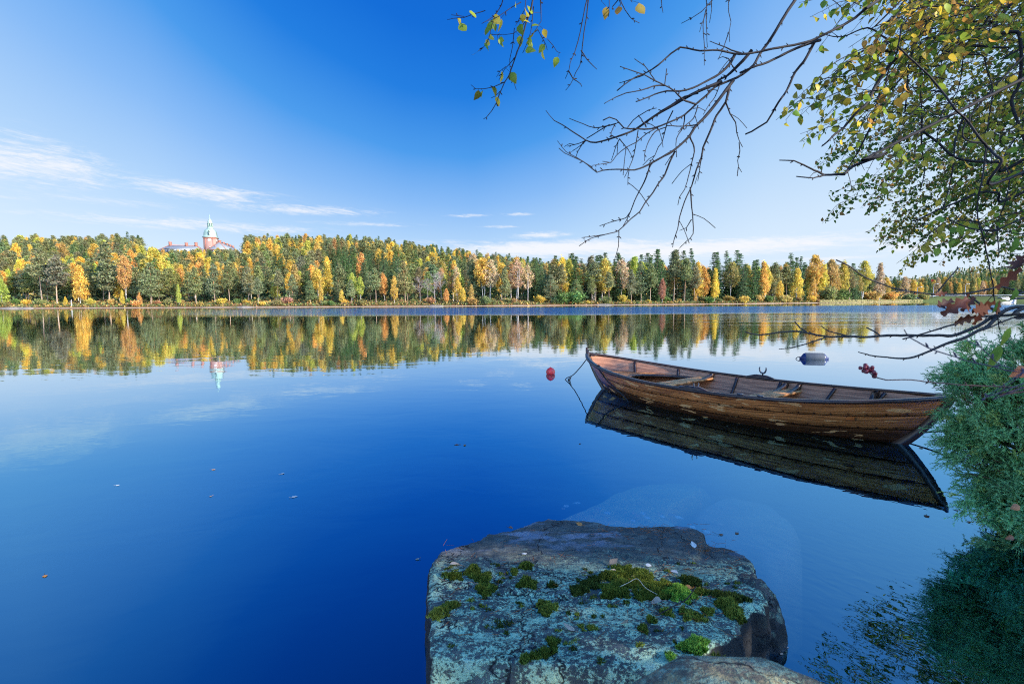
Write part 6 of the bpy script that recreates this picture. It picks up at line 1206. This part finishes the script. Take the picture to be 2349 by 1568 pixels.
# ================================================================== OAK AND BERRY SHRUB REACHING IN LOW ON THE RIGHT
oroot = np.array([4.6, 3.0, float(bank_z(4.6, 3.0)) - .05]); OK_ = empty('oak_sapling', tuple(oroot), 'young oak on the bank, its bare branches with brown leaves stretching low over the water', 'tree')
q = MB(); q.tube(smooth_path([oroot, oroot + [-.1, 0, .9], oroot + [-.05, -.05, 2.2], oroot + [.1, 0, 3.6]], .1), .045, 8, BARK * 2); q.V = [v - oroot for v in q.V]; q.build('trunk', M_TWIG, OK_)
LOW = [([(2300, 660), (2148, 620), (2060, 600), (1960, 580), (1850, 605), (1720, 630), (1580, 640), (1440, 640), (1300, 625), (1180, 605), (1100, 585), (1050, 565), (970, 540), (890, 500), (820, 450), (740, 395), (675, 372)], 1.9, .0085, .0024), ([(1460, 640), (1480, 610), (1530, 550), (1580, 490), (1640, 430)], 1.9, .003, .0015), ([(1115, 612), (1180, 615), (1250, 622)], 1.9, .0015, .002),
 ([(2300, 790), (2148, 740), (2040, 750), (1960, 790), (1880, 830), (1800, 880), (1700, 925), (1580, 965), (1440, 960), (1320, 965), (1180, 962), (1020, 965), (900, 975), (760, 972), (640, 975), (530, 960), (440, 940), (300, 930), (170, 945), (80, 960), (0, 945), (-40, 938)], 2.2, .018, .0028), ([(440, 940), (390, 905), (350, 855)], 2.2, .003, .0026), ([(770, 970), (690, 945), (620, 930), (560, 885)], 2.2, .0035, .002), ([(1020, 960), (980, 930), (915, 900)], 2.2, .003, .003), ([(600, 975), (500, 1010), (400, 1040), (320, 1060), (228, 1068)], 2.2, .0032, .0016), ([(2300, 810), (2148, 800), (1900, 810), (1780, 820), (1700, 840), (1620, 870), (1530, 895), (1420, 930), (1320, 960), (1260, 975), (1200, 990)], 2.2, .013, .003),
 ([(1960, 800), (1910, 845), (1860, 895), (1780, 930), (1680, 980), (1560, 1020), (1460, 1060), (1360, 1105), (1250, 1138), (1150, 1140), (1050, 1130), (940, 1115), (850, 1092)], 2.15, .008, .002), ([(2300, 770), (2148, 800), (2050, 830), (1900, 890), (1830, 920)], 2.2, .006, .003), ([(1700, 640), (1760, 680), (1820, 730), (1870, 740), (1950, 780)], 1.95, .003, .006)]
for pts, Y, a, b_ in LOW:
    q = MB(); P = trace(c7, pts, Y + .15 if len(pts) > 8 else Y, Y, .01)
    if pts[0][0] >= 2300: P = np.concatenate([[oroot + [-.03, 0, max(.3, min(2.4, P[0][2] - oroot[2] + .15))]], P])
    knobbly(q, P, a, b_, np.array([.045, .038, .034]), 7, .07); q.V = [v - oroot for v in q.V]; q.build('branch', M_TWIG, OK_, True)
OAKV = []; tq = np.linspace(0, 1, 19)
for t in tq: OAKV.append([(.06 + .21 * math.sin(math.pi * min(1, t * .92 + .04)) ** .8) * (.68 + .32 * math.cos(t * 3.0 * 2 * math.pi)), t])
OAKV = np.array(OAKV)
def oak_leaf(mb, base, ax, nm, size, col):
    ax = ax / np.linalg.norm(ax); nm = nm - ax * (nm @ ax); nm /= np.linalg.norm(nm); sd_ = np.cross(ax, nm); cv_ = rng.uniform(-.5, .5); cup = rng.uniform(.1, .6); V = []
    for w, t in OAKV:
        for sx_ in (-1, -.5, 0, .5, 1): V.append(base + size * (sd_ * w * sx_ + ax * t + nm * (cv_ * (t - .5) ** 2 + cup * abs(sx_) * w)))
    mb.add(np.array(V), grid_faces(19, 5), np.asarray(col) * .7 * rng.uniform(.7, 1.2))
M_OAK = foliage('oak_leaf_skin', .25, .015, objcol=False, rough=.5)
for (zx, zy, dx, dz, sz, Y, c_) in ((1720, 668, -1, -.75, 0.084, 1.55, (0.160, 0.049, 0.028)), (1570, 700, -.9, -.25, 0.072, 1.6, (0.112, 0.038, 0.028)), (1690, 640, -.2, -1, 0.064, 1.6, (0.192, 0.056, 0.025)), (1870, 740, -1, -.15, 0.088, 1.5, (0.208, 0.059, 0.025)), (1850, 735, -.3, -1, 0.060, 1.5, (0.160, 0.049, 0.028)), (2135, 370, -1, -.55, 0.084, 1.25, (0.160, 0.059, 0.035)), (2120, 440, -.85, -.9, 0.068, 1.3, (0.160, 0.052, 0.032)), (1760, 810, -1, -.35, 0.068, 1.75, (0.176, 0.056, 0.025)), (1960, 690, -.5, -1, 0.048, 1.6, (0.160, 0.056, 0.028)), (1540, 630, -1, -.2, 0.044, 1.85, (0.240, 0.070, 0.028)), (1440, 520, -.6, -.3, 0.024, 1.9, (0.400, 0.035, 0.021)), (1760, 660, -.7, -.9, 0.056, 1.6, (0.160, 0.049, 0.028)), (1920, 700, -1, -.45, 0.068, 1.5, (0.200, 0.063, 0.028))):
    q = MB(); oak_leaf(q, at(*c7(zx, zy), Y) - oroot, np.array([dx, rng.normal(0, .25), dz]), np.array([.3, -1, .5]) + rng.normal(0, .4, 3), sz, c_); q.build('leaf', M_OAK, OK_, True)
for (x, y, Y, sz) in ((2318, 750, 1.3, .055), (2296, 790, 1.25, .07), (2335, 545, 1.5, .05), (2330, 660, 1.7, .05), (2290, 690, 1.9, .05)):
    q = MB(); add_leaves(q, np.array([at(x, y, Y) - oroot]), np.array([[-.3, .1, -1.0]]), np.array([[.5, -1, .2]]), np.array([sz]), np.array([(.14, .24, .04)])); q.build('leaf', M_NEAR, OK_)
# berry shrub
sroot = np.array([3.6, 1.75, float(bank_z(3.6, 1.75)) - .05]); BS = empty('berry_shrub', tuple(sroot), 'thin-stemmed shrub holding a cluster of dark red berries out over the boat', 'shrub')
def shrub_part(name, f): q = MB(); f(q); q.V = [v - sroot for v in q.V]; return q.build(name, M_TWIG, BS, True)
shrub_part('stem', lambda q: q.tube(smooth_path([sroot, sroot + [-.1, .05, .5], sroot + [-.25, .1, 1.1], sroot + [-.3, .1, 1.7]], .08), .012, 6, (.09, .06, .045)))
bt = shrub_part('branch', lambda q: knobbly(q, np.concatenate([[sroot + [-.2, .08, .9]], trace(c7, [(2300, 1385), (2148, 1372), (2000, 1362), (1800, 1355), (1650, 1350), (1480, 1335), (1330, 1315), (1200, 1308), (1070, 1310), (1000, 1295), (960, 1270), (930, 1245), (900, 1225), (868, 1215)], 1.45)]), .0045, .0016, np.array([.06, .035, .035])))
shrub_part('branch', lambda q: knobbly(q, np.concatenate([[sroot + [-.28, .1, 1.5]], trace(c7, [(2300, 1310), (2148, 1250), (2000, 1230), (1850, 1190), (1700, 1160), (1540, 1110), (1400, 1060), (1260, 985), (1205, 925)], 1.15)]), .004, .0012, np.array([.06, .045, .06])))
shrub_part('branch', lambda q: knobbly(q, np.concatenate([[sroot + [-.28, .1, 1.4]], trace(c7, [(2300, 1280), (2148, 1240), (1960, 1200), (1900, 1150), (1800, 1040), (1700, 1000)], 1.0)]), .0035, .001, np.array([.07, .06, .08])))
M_BERRY = simple('dark_red_berry', (.15, .012, .022), .3, .5, .4, 60, .2)
for (zx, zy, r) in ((865, 1217, .0065), (905, 1197, .0075), (960, 1213, .0065), (930, 1225, .008), (912, 1245, .008), (940, 1240, .0075), (890, 1240, .007), (970, 1250, .0075), (985, 1262, .006), (955, 1232, .007), (975, 1280, .0085), (900, 1215, .007), (920, 1210, .006), (948, 1222, .0065)):
    c = at(*c7(zx, zy), 1.45 + rng.normal(0, .008)) - sroot; q = MB(); q.lathe([(r * .82 * math.sin(a) * (1 + .1 * math.sin(3 * a)), -r * .82 * math.cos(a)) for a in np.linspace(.02, 3.12, 10)], 10, tuple(c)); q.build('berry', M_BERRY, BS, True)
M_RUST = foliage('rusty_leaf', .5, .03, objcol=False)
for (x, y, Y, sz, c_) in ((2352, 852, 1.15, .035, (.75, .20, .05)), (2358, 845, 1.15, .035, (.7, .22, .06)), (2340, 1160, 1.6, .03, (.35, .15, .06)), (2325, 1230, 1.8, .03, (.3, .12, .05))):
    q = MB(); add_leaves(q, np.array([at(x, y, Y) - sroot]), np.array([[-1, .1, -.35]]), np.array([[.2, -1, .6]]), np.array([sz]), np.array([c_])); q.build('leaf', M_RUST, BS)

# ================================================================== WOOD ON THE NEAR BANK (out of the picture, it shades the shore)
for (kind, v, x, y, h, w, col, lab) in (('spruce', 0, 8.0, .4, 4.9, 10, 'spruce', 'thick spruce on the near bank just behind the birch'), ('spruce', 2, 10.5, 2.8, 5.7, 11, 'spruce', 'thick spruce on the near bank behind the juniper'), ('spruce', 4, 8.6, -3.2, 6.0, 10, 'spruce2', 'spruce on the near bank behind the viewer'), ('birch', 5, 11.8, -.6, 6.2, 12, 'ygreen', 'broad yellow-green birch on the near bank between spruces'),
        ('pine', 0, 13.5, 4.5, 6.0, 10, 'pine', 'bushy pine on the near bank farthest along the shore'), ('spruce', 1, 16, 2.5, 7, 11, 'spruce', 'tall spruce at the back of the near bank'), ('pine', 3, 14.5, -4, 7, 12, 'pine2', 'tall pine at the back of the near bank')):
    z_ = bank_z(x, y); plant(kind, v, (x, y, z_ - .1), h, w, col, lab, 'tree')
